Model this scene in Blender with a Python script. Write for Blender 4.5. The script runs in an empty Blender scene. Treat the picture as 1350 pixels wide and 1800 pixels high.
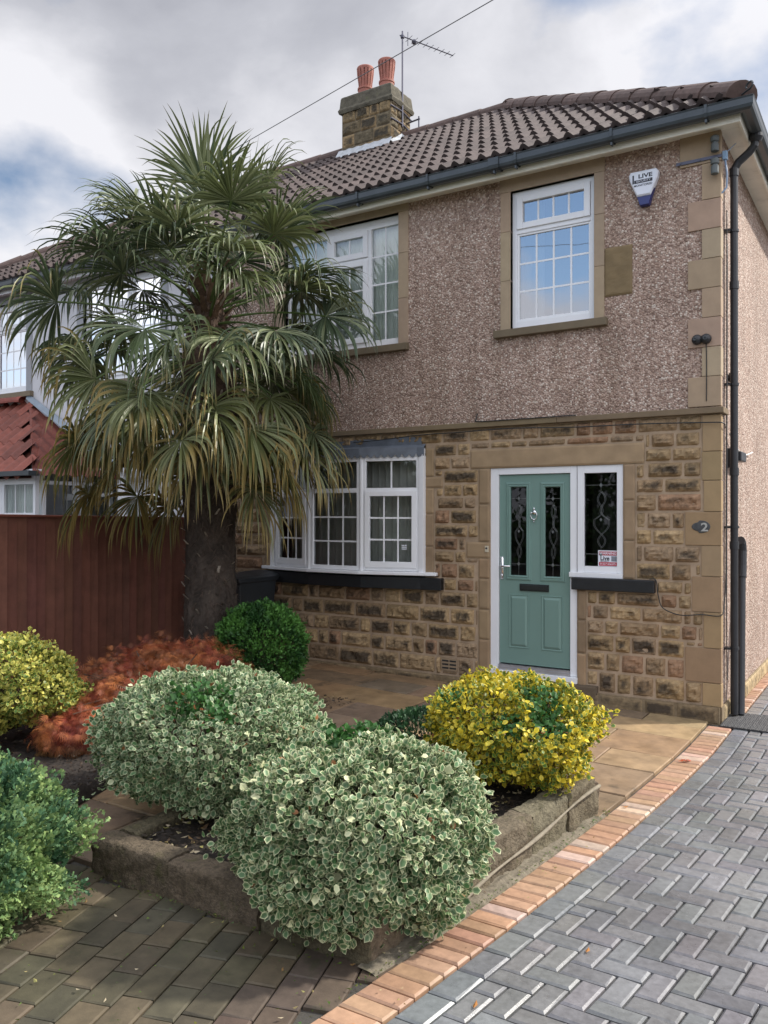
import bpy, math, random
import numpy as np
from mathutils import Vector, Matrix, noise
R = math.radians
random.seed(7); rng = np.random.default_rng(7)
S = bpy.context.scene

# ------------------------------------------------------------ camera
cd = bpy.data.cameras.new('camera'); cam = bpy.data.objects.new('camera', cd)
S.collection.objects.link(cam); S.camera = cam
cd.sensor_fit = 'VERTICAL'; cd.sensor_height = 36; cd.lens = 1449.7/1800*36
cd.clip_start = .05; cd.clip_end = 2000
cam.location = (1.3675, -7.7897, 1.8308)
cam.rotation_euler = (R(90)+.0044, -.0014, .5606)
S.render.resolution_x = 768; S.render.resolution_y = 1024

# ------------------------------------------------------------ light
SUN_AZ = Vector((.75, .66, 0)).normalized(); SUN_EL = R(40)
sd = bpy.data.lights.new('sun', 'SUN'); sd.energy = 4.2; sd.angle = R(3); sd.color = (1, .95, .87)
sun = bpy.data.objects.new('sun', sd); S.collection.objects.link(sun)
sv = Vector((SUN_AZ.x*math.cos(SUN_EL), SUN_AZ.y*math.cos(SUN_EL), math.sin(SUN_EL)))
sun.rotation_euler = sv.to_track_quat('Z', 'Y').to_euler(); sun.location = (8, 2, 12)
S.view_settings.view_transform = 'Standard'; S.view_settings.look = 'None'
S.view_settings.exposure = 0.38; S.view_settings.gamma = 1

def make_world():
    w = bpy.data.worlds.new('World'); S.world = w; w.use_nodes = True
    nt = w.node_tree; N = nt.nodes; L = nt.links; N.clear()
    out = N.new('ShaderNodeOutputWorld'); bg = N.new('ShaderNodeBackground'); bg.inputs[1].default_value = .085
    sky = N.new('ShaderNodeTexSky'); sky.sky_type = 'NISHITA'; sky.sun_disc = False
    sky.sun_elevation = SUN_EL; sky.sun_rotation = math.atan2(SUN_AZ.x, SUN_AZ.y)
    tc = N.new('ShaderNodeTexCoord')
    mp = N.new('ShaderNodeMapping'); mp.inputs['Scale'].default_value = (1, 1, 1.9)
    mp.inputs['Location'].default_value = (3.1, 1.7, .4)
    L.new(tc.outputs['Generated'], mp.inputs[0])
    n1 = N.new('ShaderNodeTexNoise'); n1.inputs['Scale'].default_value = 2.3; n1.inputs['Detail'].default_value = 9
    n1.inputs['Roughness'].default_value = .55; n1.inputs['Distortion'].default_value = .25
    n2 = N.new('ShaderNodeTexNoise'); n2.inputs['Scale'].default_value = 3.2; n2.inputs['Detail'].default_value = 8
    n2.inputs['Roughness'].default_value = .5
    L.new(mp.outputs[0], n1.inputs[0])
    mp2 = N.new('ShaderNodeMapping'); mp2.inputs['Location'].default_value = (9.3, 4.1, 2.2); mp2.inputs['Scale'].default_value = (1, 1, 1.6)
    L.new(tc.outputs['Generated'], mp2.inputs[0]); L.new(mp2.outputs[0], n2.inputs[0])
    def bump(d, width, amp, prev):
        # a soft brighter / darker region of the cloud deck in one part of the sky
        dn = N.new('ShaderNodeVectorMath'); dn.operation = 'DOT_PRODUCT'
        nm = N.new('ShaderNodeVectorMath'); nm.operation = 'NORMALIZE'; L.new(tc.outputs['Generated'], nm.inputs[0])
        v = Vector(d).normalized(); dn.inputs[1].default_value = v; L.new(nm.outputs[0], dn.inputs[0])
        mr = N.new('ShaderNodeMapRange'); mr.interpolation_type = 'SMOOTHSTEP'
        mr.inputs['From Min'].default_value = math.cos(R(width)); mr.inputs['From Max'].default_value = 1
        mr.inputs['To Min'].default_value = 0; mr.inputs['To Max'].default_value = amp
        L.new(dn.outputs['Value'], mr.inputs[0])
        ad = N.new('ShaderNodeMath'); ad.operation = 'ADD'; L.new(prev, ad.inputs[0]); L.new(mr.outputs[0], ad.inputs[1])
        return ad.outputs[0]
    o = n1.outputs[0]
    for d, wd, a in CLOUD_BRIGHT: o = bump(d, wd, a, o)
    r1 = N.new('ShaderNodeValToRGB'); L.new(o, r1.inputs[0])
    e = r1.color_ramp.elements
    e[0].position = .36; e[0].color = (3.9, 4.0, 4.5, 1); e[1].position = .72; e[1].color = (8.2, 8.2, 8.6, 1)
    m = e.new(.52); m.color = (5.15, 5.25, 5.75, 1)
    o2 = n2.outputs[0]
    for d, wd, a in BLUE: o2 = bump(d, wd, a, o2)
    r2 = N.new('ShaderNodeValToRGB'); L.new(o2, r2.inputs[0])
    r2.color_ramp.elements[0].position = .60; r2.color_ramp.elements[1].position = .74
    mx = N.new('ShaderNodeMixRGB'); L.new(r2.outputs[0], mx.inputs[0]); L.new(r1.outputs[0], mx.inputs[1])
    sk = N.new('ShaderNodeVectorMath'); sk.operation = 'MULTIPLY'; sk.inputs[1].default_value = (1.25, 1.25, 1.25)
    L.new(sky.outputs[0], sk.inputs[0]); L.new(sk.outputs[0], mx.inputs[2])
    # brightness added to the unseen sky behind the viewer and overhead, lifting ambient light
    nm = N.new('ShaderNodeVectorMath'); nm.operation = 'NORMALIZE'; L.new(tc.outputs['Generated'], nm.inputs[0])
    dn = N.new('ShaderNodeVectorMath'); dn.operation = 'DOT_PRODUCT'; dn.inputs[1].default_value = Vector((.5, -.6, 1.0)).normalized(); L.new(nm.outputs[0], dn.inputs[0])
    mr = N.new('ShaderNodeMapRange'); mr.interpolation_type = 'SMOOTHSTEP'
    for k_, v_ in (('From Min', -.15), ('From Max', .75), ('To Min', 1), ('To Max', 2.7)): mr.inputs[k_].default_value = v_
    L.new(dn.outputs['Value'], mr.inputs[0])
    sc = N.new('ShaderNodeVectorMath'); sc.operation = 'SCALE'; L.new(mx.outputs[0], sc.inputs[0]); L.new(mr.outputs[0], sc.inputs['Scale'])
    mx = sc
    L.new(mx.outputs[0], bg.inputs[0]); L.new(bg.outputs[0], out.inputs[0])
# directions in the sky (x, y, z)
CLOUD_BRIGHT = [((-.93, .60, .47), 9, .22), ((-.80, .70, .36), 9, .10), ((-.66, .77, .46), 9, .14), ((-.87, .63, .30), 10, .2),
                ((-.14, 1.09, .48), 16, .30), ((-.48, .87, .52), 8, .08), ((-.75, .70, .55), 16, -.06)]
BLUE = [((-.88, .66, .345), 9, .13), ((-.28, 1.0, .54), 10, .08), ((-.35, -.95, .42), 32, .24)]
make_world()

# ------------------------------------------------------------ helpers
COL = S.collection
class MB:
    def __init__(s): s.v = []; s.f = []; s.c = []; s.cur = (1, 1, 1, 0)
    def face(s, pts, col=None):
        n = len(s.v); s.v += [tuple(p) for p in pts]; s.c += [col or s.cur]*len(pts); s.f.append(tuple(range(n, n+len(pts))))
    def add(s, vs, fs, cs=None):
        n = len(s.v); s.v += [tuple(p) for p in vs]; s.c += cs if cs else [s.cur]*len(vs)
        s.f += [tuple(i+n for i in f) for f in fs]
    def box(s, x0, x1, y0, y1, z0, z1, T=None):
        vs = [(x, y, z) for x in (x0, x1) for y in (y0, y1) for z in (z0, z1)]
        if T: vs = [T(*v) for v in vs]
        s.add(vs, [(0, 1, 3, 2), (4, 6, 7, 5), (0, 4, 5, 1), (2, 3, 7, 6), (0, 2, 6, 4), (1, 5, 7, 3)])
    def tube(s, pts, r, n=8, cap=True):
        pts = [Vector(p) for p in pts]; rs = r if isinstance(r, (list, tuple)) else [r]*len(pts)
        up = Vector((0, 0, 1)); vs = []; fs = []
        for i, p in enumerate(pts):
            t = (pts[min(i+1, len(pts)-1)]-pts[max(i-1, 0)]).normalized()
            if i == 0:
                a = t.cross(up)
                if a.length < .1: a = t.cross(Vector((0, 1, 0)))
            else: a = a-t*a.dot(t)
            a.normalize(); b = t.cross(a)
            for k in range(n):
                th = 2*math.pi*k/n; vs.append(p+(a*math.cos(th)+b*math.sin(th))*rs[i])
        for i in range(len(pts)-1):
            for k in range(n):
                fs.append((i*n+k, i*n+(k+1) % n, (i+1)*n+(k+1) % n, (i+1)*n+k))
        if cap: fs += [tuple(range(n))[::-1], tuple(range((len(pts)-1)*n, len(pts)*n))]
        s.add(vs, fs)
    def lathe(s, c, prof, n=24, axis='z'):
        vs = []; fs = []
        for r, h in prof:
            for k in range(n):
                th = 2*math.pi*k/n; a, b = r*math.cos(th), r*math.sin(th)
                vs.append((c[0]+a, c[1]+b, c[2]+h) if axis == 'z' else (c[0]+a, c[1]-h, c[2]+b) if axis == 'y' else (c[0]+h, c[1]+a, c[2]+b))
        for i in range(len(prof)-1):
            for k in range(n): fs.append((i*n+k, i*n+(k+1) % n, (i+1)*n+(k+1) % n, (i+1)*n+k))
        fs += [tuple(range(n))[::-1], tuple(range((len(prof)-1)*n, len(prof)*n))]
        s.add(vs, fs)
    def grid(s, fn, nu, nv, colfn=None):
        vs = [fn(i/nu, j/nv) for j in range(nv+1) for i in range(nu+1)]
        cs = [colfn(i/nu, j/nv) for j in range(nv+1) for i in range(nu+1)] if colfn else None
        fs = [(j*(nu+1)+i, j*(nu+1)+i+1, (j+1)*(nu+1)+i+1, (j+1)*(nu+1)+i) for j in range(nv) for i in range(nu)]
        s.add(vs, fs, cs)
    def build(s, name, mat, parent=None, smooth=False, bevel=0):
        return mesh_obj(name, s.v, s.f, s.c, mat, parent, smooth, bevel)
def link_to(o, parent):
    if parent is not None:
        o.parent = parent
        p = parent; L = Vector((0, 0, 0))
        L = parent.get('_o', (0, 0, 0)) if parent.type == 'EMPTY' else (0, 0, 0)
        o.matrix_parent_inverse = Matrix.Translation(-Vector(L))
def mesh_obj(name, v, f, c, mat, parent=None, smooth=False, bevel=0):
    me = bpy.data.meshes.new(name); me.from_pydata(v if isinstance(v, list) else v.tolist(), [], f if isinstance(f, list) else f.tolist())
    if c is not None:
        at = me.color_attributes.new('Col', 'FLOAT_COLOR', 'POINT')
        at.data.foreach_set('color', np.asarray(c, dtype=np.float32).ravel())
    me.materials.append(mat)
    if smooth: me.polygons.foreach_set('use_smooth', [True]*len(me.polygons))
    me.update()
    o = bpy.data.objects.new(name, me); COL.objects.link(o); link_to(o, parent)
    if bevel:
        m = o.modifiers.new('bevel', 'BEVEL'); m.width = bevel; m.segments = 2; m.limit_method = 'ANGLE'; m.angle_limit = R(40)
    return o
def empty(name, loc, label, cat, group=None):
    o = bpy.data.objects.new(name, None); COL.objects.link(o); o.location = loc; o['_o'] = list(loc)
    o.empty_display_size = .1
    return tag(o, label, cat, group)
def tag(o, label=None, cat=None, group=None, kind=None):
    if label: o['label'] = label
    if cat: o['category'] = cat
    if group: o['group'] = group
    if kind: o['kind'] = kind
    return o
def struct(o): o['kind'] = 'structure'; return o

# ------------------------------------------------------------ materials
def newmat(name):
    m = bpy.data.materials.new(name); m.use_nodes = True; nt = m.node_tree
    return m, nt, nt.nodes['Principled BSDF']
def nd(nt, t, **k):
    n = nt.nodes.new(t)
    for a, b in k.items():
        if a in n.inputs: n.inputs[a].default_value = b
        else: setattr(n, a, b)
    return n
def coords(nt):
    g = nt.nodes.new('ShaderNodeNewGeometry'); return g.outputs['Position']
def noise_n(nt, scale, detail=4, rough=.55, vec=None):
    n = nd(nt, 'ShaderNodeTexNoise'); n.inputs['Scale'].default_value = scale; n.inputs['Detail'].default_value = detail
    n.inputs['Roughness'].default_value = rough
    nt.links.new(vec or coords(nt), n.inputs['Vector']); return n.outputs[0]
def ramp(nt, src, stops, mode='LINEAR'):
    r = nt.nodes.new('ShaderNodeValToRGB'); r.color_ramp.interpolation = mode
    el = r.color_ramp.elements
    while len(el) < len(stops): el.new(.5)
    for e, (p, c) in zip(el, stops):
        e.position = p; e.color = tuple(c)+(1,) if len(c) == 3 else c
    nt.links.new(src, r.inputs[0]); return r.outputs[0]
def mix(nt, fac, a, b, mode='MIX'):
    n = nt.nodes.new('ShaderNodeMixRGB'); n.blend_type = mode
    for i, s in ((0, fac), (1, a), (2, b)):
        if isinstance(s, (int, float)): n.inputs[i].default_value = s if i == 0 else (s, s, s, 1)
        elif isinstance(s, (tuple, list)): n.inputs[i].default_value = tuple(s)+(1,)
        else: nt.links.new(s, n.inputs[i])
    return n.outputs[0]
def bumpn(nt, bs, h, strength=.5, dist=.01):
    b = nt.nodes.new('ShaderNodeBump'); b.inputs['Strength'].default_value = strength; b.inputs['Distance'].default_value = dist
    nt.links.new(h, b.inputs['Height']); nt.links.new(b.outputs[0], bs.inputs['Normal'])
def g3(v): return (v, v, v)
def plain(name, col, rough=.5, var=.12, scale=6, bump=0, bscale=60, metallic=0, spec=None, dirt=None):
    m, nt, bs = newmat(name)
    n = noise_n(nt, scale, 5)
    f = ramp(nt, n, [(.3, g3(1-var)), (.7, g3(1+var))])
    c = mix(nt, 1, col, f, 'MULTIPLY')
    if dirt:
        d = ramp(nt, noise_n(nt, dirt[0], 6, .65), [(dirt[1], g3(0)), (dirt[1]+.15, g3(dirt[2]))])
        c = mix(nt, d, c, dirt[3])
    nt.links.new(c, bs.inputs['Base Color']); bs.inputs['Roughness'].default_value = rough; bs.inputs['Metallic'].default_value = metallic
    if spec is not None: bs.inputs['Specular IOR Level'].default_value = spec
    if bump: bumpn(nt, bs, noise_n(nt, bscale, 4), bump, .006)
    return m
def vcol(name, rough=.7, var=.2, scale=25, bump=.3, bscale=90, bdist=.004, dark=None, spec=.4, rvar=0, moss=None):
    m, nt, bs = newmat(name)
    a = nt.nodes.new('ShaderNodeVertexColor'); a.layer_name = 'Col'
    f = ramp(nt, noise_n(nt, scale, 6, .65), [(.3, g3(1-var)), (.7, g3(1+var))])
    c = mix(nt, 1, a.outputs[0], f, 'MULTIPLY')
    if dark:
        # soot / weathering where alpha says the rock face stands proud, broken up by noise
        ad = nt.nodes.new('ShaderNodeMath'); ad.operation = 'ADD'; nt.links.new(a.outputs['Alpha'], ad.inputs[0])
        n2 = nt.nodes.new('ShaderNodeMath'); n2.operation = 'MULTIPLY'; nt.links.new(noise_n(nt, 16, 6, .7), n2.inputs[0]); n2.inputs[1].default_value = 1.0
        nt.links.new(n2.outputs[0], ad.inputs[1])
        k = ramp(nt, ad.outputs[0], [(.62, g3(0)), (1.0, g3(.88))])
        c = mix(nt, k, c, dark)
    if name == 'grey_block':
        c = mix(nt, 1, c, ramp(nt, noise_n(nt, 1.3, 7, .7), [(.35, g3(.80)), (.6, g3(1.15))]), 'MULTIPLY')
    if moss:
        k = ramp(nt, noise_n(nt, moss[1], 6, .7), [(moss[2], g3(0)), (moss[2]+.12, g3(.8))])
        c = mix(nt, k, c, moss[0])
    nt.links.new(c, bs.inputs['Base Color']); bs.inputs['Roughness'].default_value = rough; bs.inputs['Specular IOR Level'].default_value = spec
    if rvar:
        rr = ramp(nt, noise_n(nt, 3.5, 5), [(.35, g3(rough-rvar)), (.65, g3(rough+rvar))]); nt.links.new(rr, bs.inputs['Roughness'])
    if bump: bumpn(nt, bs, noise_n(nt, bscale, 5, .65), bump, bdist)
    return m
def leafmat(name, rough=.45, trans=.25):
    m, nt, bs = newmat(name)
    a = nt.nodes.new('ShaderNodeVertexColor'); a.layer_name = 'Col'
    nt.links.new(a.outputs[0], bs.inputs['Base Color']); bs.inputs['Roughness'].default_value = rough
    bs.inputs['Specular IOR Level'].default_value = .35
    t = nt.nodes.new('ShaderNodeBsdfTranslucent'); nt.links.new(a.outputs[0], t.inputs[0])
    ms = nt.nodes.new('ShaderNodeMixShader'); ms.inputs[0].default_value = trans
    out = nt.nodes['Material Output']
    nt.links.new(bs.outputs[0], ms.inputs[1]); nt.links.new(t.outputs[0], ms.inputs[2]); nt.links.new(ms.outputs[0], out.inputs[0])
    return m
def pebbledash(name, tint=(1, 1, 1)):
    m, nt, bs = newmat(name)
    v = nd(nt, 'ShaderNodeTexVoronoi'); v.inputs['Scale'].default_value = 60; v.inputs['Randomness'].default_value = 1
    nt.links.new(coords(nt), v.inputs['Vector'])
    sep = nt.nodes.new('ShaderNodeSeparateColor'); nt.links.new(v.outputs['Color'], sep.inputs[0])
    c = ramp(nt, sep.outputs[0], [(0, (.24, .16, .125)), (.14, (.38, .265, .21)), (.40, (.47, .345, .28)), (.66, (.56, .435, .365)), (.88, (.72, .63, .55))], 'CONSTANT')
    c = mix(nt, ramp(nt, v.outputs['Distance'], [(.42, g3(0)), (.78, g3(.7))]), c, (.25, .175, .14))
    big = ramp(nt, noise_n(nt, 1.1, 5, .6), [(.3, (.86, .84, .82)), (.7, (1.1, 1.08, 1.06))])
    c = mix(nt, 1, c, big, 'MULTIPLY'); c = mix(nt, 1, c, tint, 'MULTIPLY')
    mpz = nt.nodes.new('ShaderNodeMapping'); mpz.inputs['Scale'].default_value = (2.6, 2.6, .22); nt.links.new(coords(nt), mpz.inputs[0])
    st = ramp(nt, noise_n(nt, 2.2, 6, .65, mpz.outputs[0]), [(.42, g3(1)), (.62, (.80, .78, .75))]); c = mix(nt, 1, c, st, 'MULTIPLY')
    nt.links.new(c, bs.inputs['Base Color']); bs.inputs['Roughness'].default_value = .75
    inv = nt.nodes.new('ShaderNodeMath'); inv.operation = 'SUBTRACT'; inv.inputs[0].default_value = 1; nt.links.new(v.outputs['Distance'], inv.inputs[1])
    bumpn(nt, bs, inv.outputs[0], .9, .012)
    return m
def glassmat(name, ior=1.7, tint=(.8, .86, .84), boost=0.0):
    m = bpy.data.materials.new(name); m.use_nodes = True; nt = m.node_tree; nt.nodes.clear()
    out = nt.nodes.new('ShaderNodeOutputMaterial'); ms = nt.nodes.new('ShaderNodeMixShader')
    tr = nt.nodes.new('ShaderNodeBsdfTransparent'); tr.inputs[0].default_value = tint+(1,)
    gl = nt.nodes.new('ShaderNodeBsdfGlossy'); gl.inputs['Roughness'].default_value = .015; gl.inputs[0].default_value = (.95, .97, 1, 1)
    fr = nt.nodes.new('ShaderNodeFresnel'); fr.inputs[0].default_value = ior
    ad = nt.nodes.new('ShaderNodeMath'); ad.operation = 'ADD'; ad.inputs[1].default_value = boost; ad.use_clamp = True
    nt.links.new(fr.outputs[0], ad.inputs[0]); nt.links.new(ad.outputs[0], ms.inputs[0])
    nt.links.new(tr.outputs[0], ms.inputs[1]); nt.links.new(gl.outputs[0], ms.inputs[2]); nt.links.new(ms.outputs[0], out.inputs[0])
    # very slight waviness of the panes
    b = nt.nodes.new('ShaderNodeBump'); b.inputs['Strength'].default_value = .05; b.inputs['Distance'].default_value = .02
    nt.links.new(noise_n(nt, 2.2, 2), b.inputs['Height']); nt.links.new(b.outputs[0], gl.inputs['Normal'])
    return m

M = {}
M['stone'] = vcol('rock_faced_sandstone', .85, .28, 22, .55, 70, .008, dark=(.045, .034, .024))
M['dressed'] = vcol('dressed_sandstone', .8, .10, 7, .25, 120, .003)
M['mortar'] = plain('mortar', (.40, .295, .20), .9, .15, 9, .4, 120)
M['chim'] = vcol('chimney_stone', .9, .4, 14, .6, 60, .01, dark=(.03, .028, .022), moss=((.09, .10, .04), 7, .62))
M['dash'] = pebbledash('pebbledash')
M['dash_side'] = M['dash']
M['tile'] = vcol('concrete_roof_tile', .75, .3, 14, .35, 110, .003, moss=((.10, .08, .06), 6, .64))
M['redtile'] = vcol('red_roof_tile', .6, .25, 14, .3, 110, .003)
M['upvc'] = plain('white_upvc', (.80, .81, .83), .3, .03, 3)
M['fascia'] = plain('cream_fascia', (.80, .77, .66), .5, .08, 3, dirt=(5, .55, .3, (.3, .28, .2)))
M['gutter'] = plain('dark_grey_plastic', (.045, .055, .062), .35, .15, 8)
M['blackpipe'] = plain('black_plastic', (.022, .023, .026), .4, .2, 10)
M['blackpaint'] = plain('black_painted_stone', (.012, .013, .015), .45, .25, 15, .3, 60)
M['door'] = plain('green_door', (.165, .27, .235), .42, .03, 2, .05, 200)
M['chrome'] = plain('chrome', (.8, .8, .82), .12, .02, metallic=1)
M['lead'] = plain('lead', (.13, .15, .18), .55, .2, 9, .2, 30)
M['glass'] = glassmat('window_glass', 1.5, (.92, .95, .93), .03)
M['glass_up'] = glassmat('upper_window_glass', 1.5, (.93, .97, .95), .10)
M['glass_sky'] = glassmat('reflective_window_glass', 1.6, (.75, .8, .8), .28)
M['glass_door'] = glassmat('door_glass', 1.45, (.35, .38, .36), .0)
M['leadcame'] = plain('lead_came', (.17, .18, .18), .4, .1, 20, metallic=.6)
M['curtain'] = plain('grey_curtain', (.42, .42, .40), .9, .12, 5)
M['net'] = plain('net_curtain', (.80, .84, .80), .9, .08, 3)
M['dark_room'] = plain('interior_wall', (.12, .115, .11), .9, .1)
M['terracotta'] = plain('terracotta', (.34, .125, .09), .7, .2, 12, .2, 60)
M['fence'] = vcol('stained_fence', .75, .22, 5, .35, 50, .003)
M['slab'] = vcol('patio_slab', .62, .3, 5, .3, 45, .005, rvar=.14, moss=((.055, .045, .03), 2.6, .58))
M['cobble'] = vcol('grey_block', .30, .22, 30, .3, 160, .002, spec=.5, rvar=.08)
M['tan'] = vcol('tan_block', .55, .2, 20, .3, 160, .002, moss=((.12, .10, .07), 9, .66))
M['brown'] = vcol('brown_block', .7, .3, 9, .35, 90, .003, moss=((.05, .05, .025), 5, .58))
M['soil'] = plain('soil', (.022, .016, .012), .95, .5, 40, 1, 45)
M['ground'] = plain('ground', (.055, .05, .042), .9, .3, 12, .6, 90)
M['kerbstone'] = vcol('garden_stone', .92, .45, 42, 1.0, 60, .02, moss=((.085, .08, .03), 8, .55))
M['leaf'] = leafmat('leaf', .42, .22)
M['needle'] = leafmat('needle_foliage', .6, .15)
M['palmleaf'] = leafmat('palm_leaf', .38, .18)
M['fibre'] = vcol('palm_fibre', .95, .4, 30, .6, 80, .01)
M['bark'] = plain('bark', (.07, .05, .035), .9, .3, 20, .6, 60)
M['bin'] = plain('bin_plastic', (.02, .024, .028), .5, .15, 6)
M['white_plastic'] = plain('white_plastic', (.75, .78, .85), .35, .03)
M['blue_plastic'] = plain('blue_plastic', (.03, .035, .15), .3, .1)
M['navy'] = plain('dark_print', (.02, .02, .03), .5, 0)
M['red_print'] = plain('red_print', (.45, .05, .07), .5, .05)
M['aerial'] = plain('aluminium_tube', (.10, .10, .13), .45, .1, metallic=.5)
M['wire'] = plain('cable_black', (.02, .02, .02), .5, .1)
M['wirewhite'] = plain('cable_white', (.7, .7, .68), .5, .05)
M['neighwall'] = plain('white_render', (.60, .60, .62), .85, .06, 4, .3, 90)
M['neighgrey'] = plain('grey_painted_stone', (.33, .34, .36), .8, .06, 4)
M['threshold'] = plain('aluminium_threshold', (.5, .5, .52), .35, .1, metallic=.7)
M['mat'] = plain('rubber_mat', (.03, .03, .032), .5, .3, 60, 1, 55)
M['hedge'] = leafmat('hedge_leaf', .6, .2)

# ------------------------------------------------------------ ground & paving
def gz(x, y):
    """ground rises a little towards the left, near the house"""
    return .026*max(0, -x-.2)*min(1, max(0, (y+5.0)/1.8))
b = MB(); b.cur = (1, 1, 1, 0)
b.grid(lambda u, v: (-250+500*u, -250+500*v, -.022), 20, 20)
struct(b.build('ground', M['ground']))
def edge_x(y):
    s = max(0, -1-y); return .13-.03*s-.0125*s*s
def block(b, x0, x1, y0, y1, z, ch=.0095, gap=.004, f=None, jit=.0015):
    f = f or (lambda x, y: (x, y)); dz = random.uniform(-jit, jit); tx, ty = random.uniform(-jit, jit), random.uniform(-jit, jit)
    x0 += gap; x1 -= gap; y0 += gap; y1 -= gap
    o = [(x0, y0), (x1, y0), (x1, y1), (x0, y1)]
    i = [(x0+ch, y0+ch), (x1-ch, y0+ch), (x1-ch, y1-ch), (x0+ch, y1-ch)]
    zz = z if callable(z) else (lambda x, y: z)
    vs = []
    for p in o: q = f(*p); vs.append((q[0], q[1], zz(*q)-.04))
    for p in o: q = f(*p); vs.append((q[0], q[1], zz(*q)-ch*.75+dz))
    for k, p in enumerate(i): q = f(*p); vs.append((q[0], q[1], zz(*q)+dz+(tx if k in (0, 3) else -tx)+(ty if k < 2 else -ty)))
    fs = [(8, 9, 10, 11)]
    for k in range(4):
        l = (k+1) % 4; fs += [(k, l, l+4, k+4), (k+4, l+4, l+8, k+8)]
    b.add(vs, fs)
def varc(c, v=.12, h=.03):
    k = 1+random.uniform(-v, v); return tuple(max(0, x*k*(1+random.uniform(-h, h))) for x in c)+(0,)
sh = lambda x, y: (x+edge_x(y)-.13, y)
# driveway: grey stretcher course and 90 degree herringbone
b = MB()
y = -9.0
while y < 7:
    if y > 1.0 or y < .45 or True:
        b.cur = varc((.155, .158, .162), .14); block(b, .132, .262 if y > .3 else .262, y, y+.2, 0, f=sh)
    y += .2
X0 = .262; W = .1
for i in range(-1, 62):
    for j in range(-90, 70):
        k = (i-j) % 4
        if k == 0: c = (i, j, 2, 1)
        elif k == 3: c = (i, j, 1, 2)
        else: continue
        xa, xb = max(0, i), i+c[2]
        if xb <= xa: continue
        yc = j*W
        if yc < -9 or yc > 6.5 or xa*W > 2.2+max(0, (yc+9))*.55: continue
        b.cur = varc((.150, .150, .153), .2, .03)
        block(b, X0+xa*W, X0+xb*W, j*W, (j+c[3])*W, 0, f=sh)
struct(tag(b.build('driveway', M['cobble']), 'grey herringbone block paved driveway'))
# tan header border
b = MB(); y = -9.0
while y < 7:
    if not (-.18 < y+.05 < .5):
        pale = random.random() < .12
        c = (.46, .33, .26) if pale else (.355, .215, .14)
        b.cur = varc(c, .13, .05)
        if y < 0: block(b, -.075, .128, y, y+.096, .001, f=sh)
        else: block(b, .02, .128, y, y+.096, .001, f=sh)
    y += .096
struct(tag(b.build('paving_border', M['tan']), 'tan block soldier course edging the driveway'))
# mortar haunch between the garden wall and the border
b = MB()
def hau(u, v):
    y = -5.02+2.25*v; xr = edge_x(y)-.205; return (xr-.10*(1-u), y, .0+.02*(1-u)*(.6+.8*noise.noise(Vector((u*3, y*6, 0)))) - (.012 if u > .95 else 0))
b.grid(hau, 5, 220)
struct(b.build('mortar_strip', plain('dirty_mortar', (.17, .145, .105), .95, .3, 25, .9, 90, dirt=(10, .5, .7, (.06, .06, .03)))))
# patio slabs
b = MB(); y = -.02; rowk = 0
rows = [.30, .45, .58, .45, .60, .45, .58, .45, .45, .6]
for h in rows:
    x = -.088
    first = True
    while x > -6.0:
        w = random.choice([.45, .6, .6, .75, .9])
        if first: w = [.52, .74, .6, .48][rowk % 4]; first = False
        xr = x; xl = x-w
        base = random.choice([(.27, .175, .095), (.22, .15, .09), (.30, .205, .115), (.19, .135, .09)])
        b.cur = varc(base, .1, .04)
        if y-h > -3.1 or xl < -1.6:
            zf = lambda X, Y: gz(X, Y)+.004
            if xr > -.2:
                f2 = lambda X, Y, xr=xr, xl=xl: (X+(edge_x(Y)-.13)*max(0, min(1, (X-xl)/(xr-xl))) , Y)
                block(b, xl, xr-.0, y-h, y, zf, ch=.006, gap=.005, f=f2, jit=.003)
            else: block(b, xl, xr, y-h, y, zf, ch=.006, gap=.005, jit=.003)
        x = xl
    y -= h; rowk += 1
struct(tag(b.build('patio', M['slab']), 'buff flagstone patio in front of the house'))
# brown block paving in front of the garden wall
b = MB(); th = math.atan2(.285, .96)
dx, dy = Vector((-math.sin(th), math.cos(th))), Vector((math.cos(th), math.sin(th)))
# local: s along length, t across
org = Vector((-.878, -5.632))
for ti in range(-45, 9):
    off = random.uniform(0, .21)
    for si in range(-16, 14):
        L = .215; wd = .138
        s0 = si*L+off; t0 = ti*wd
        c = org+dx*(s0+L/2)+dy*(t0+wd/2)
        if c.y > -4.93 or c.y < -7.6 or c.x < -6.5: continue
        if c.x > edge_x(c.y)-.235: continue
        red = (c.x > -.75)
        base = random.choice([(.075, .062, .038), (.085, .068, .042), (.062, .054, .034)])
        if red: base = (.08, .058, .042)
        b.cur = varc(base, .14, .05)
        f = lambda s, t: tuple(org+dx*s+dy*t)
        block(b, s0, s0+L, t0, t0+wd, -.004, ch=.007, gap=.0035, f=f, jit=.002)
struct(tag(b.build('block_path', M['brown']), 'weathered brown block paving'))

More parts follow.
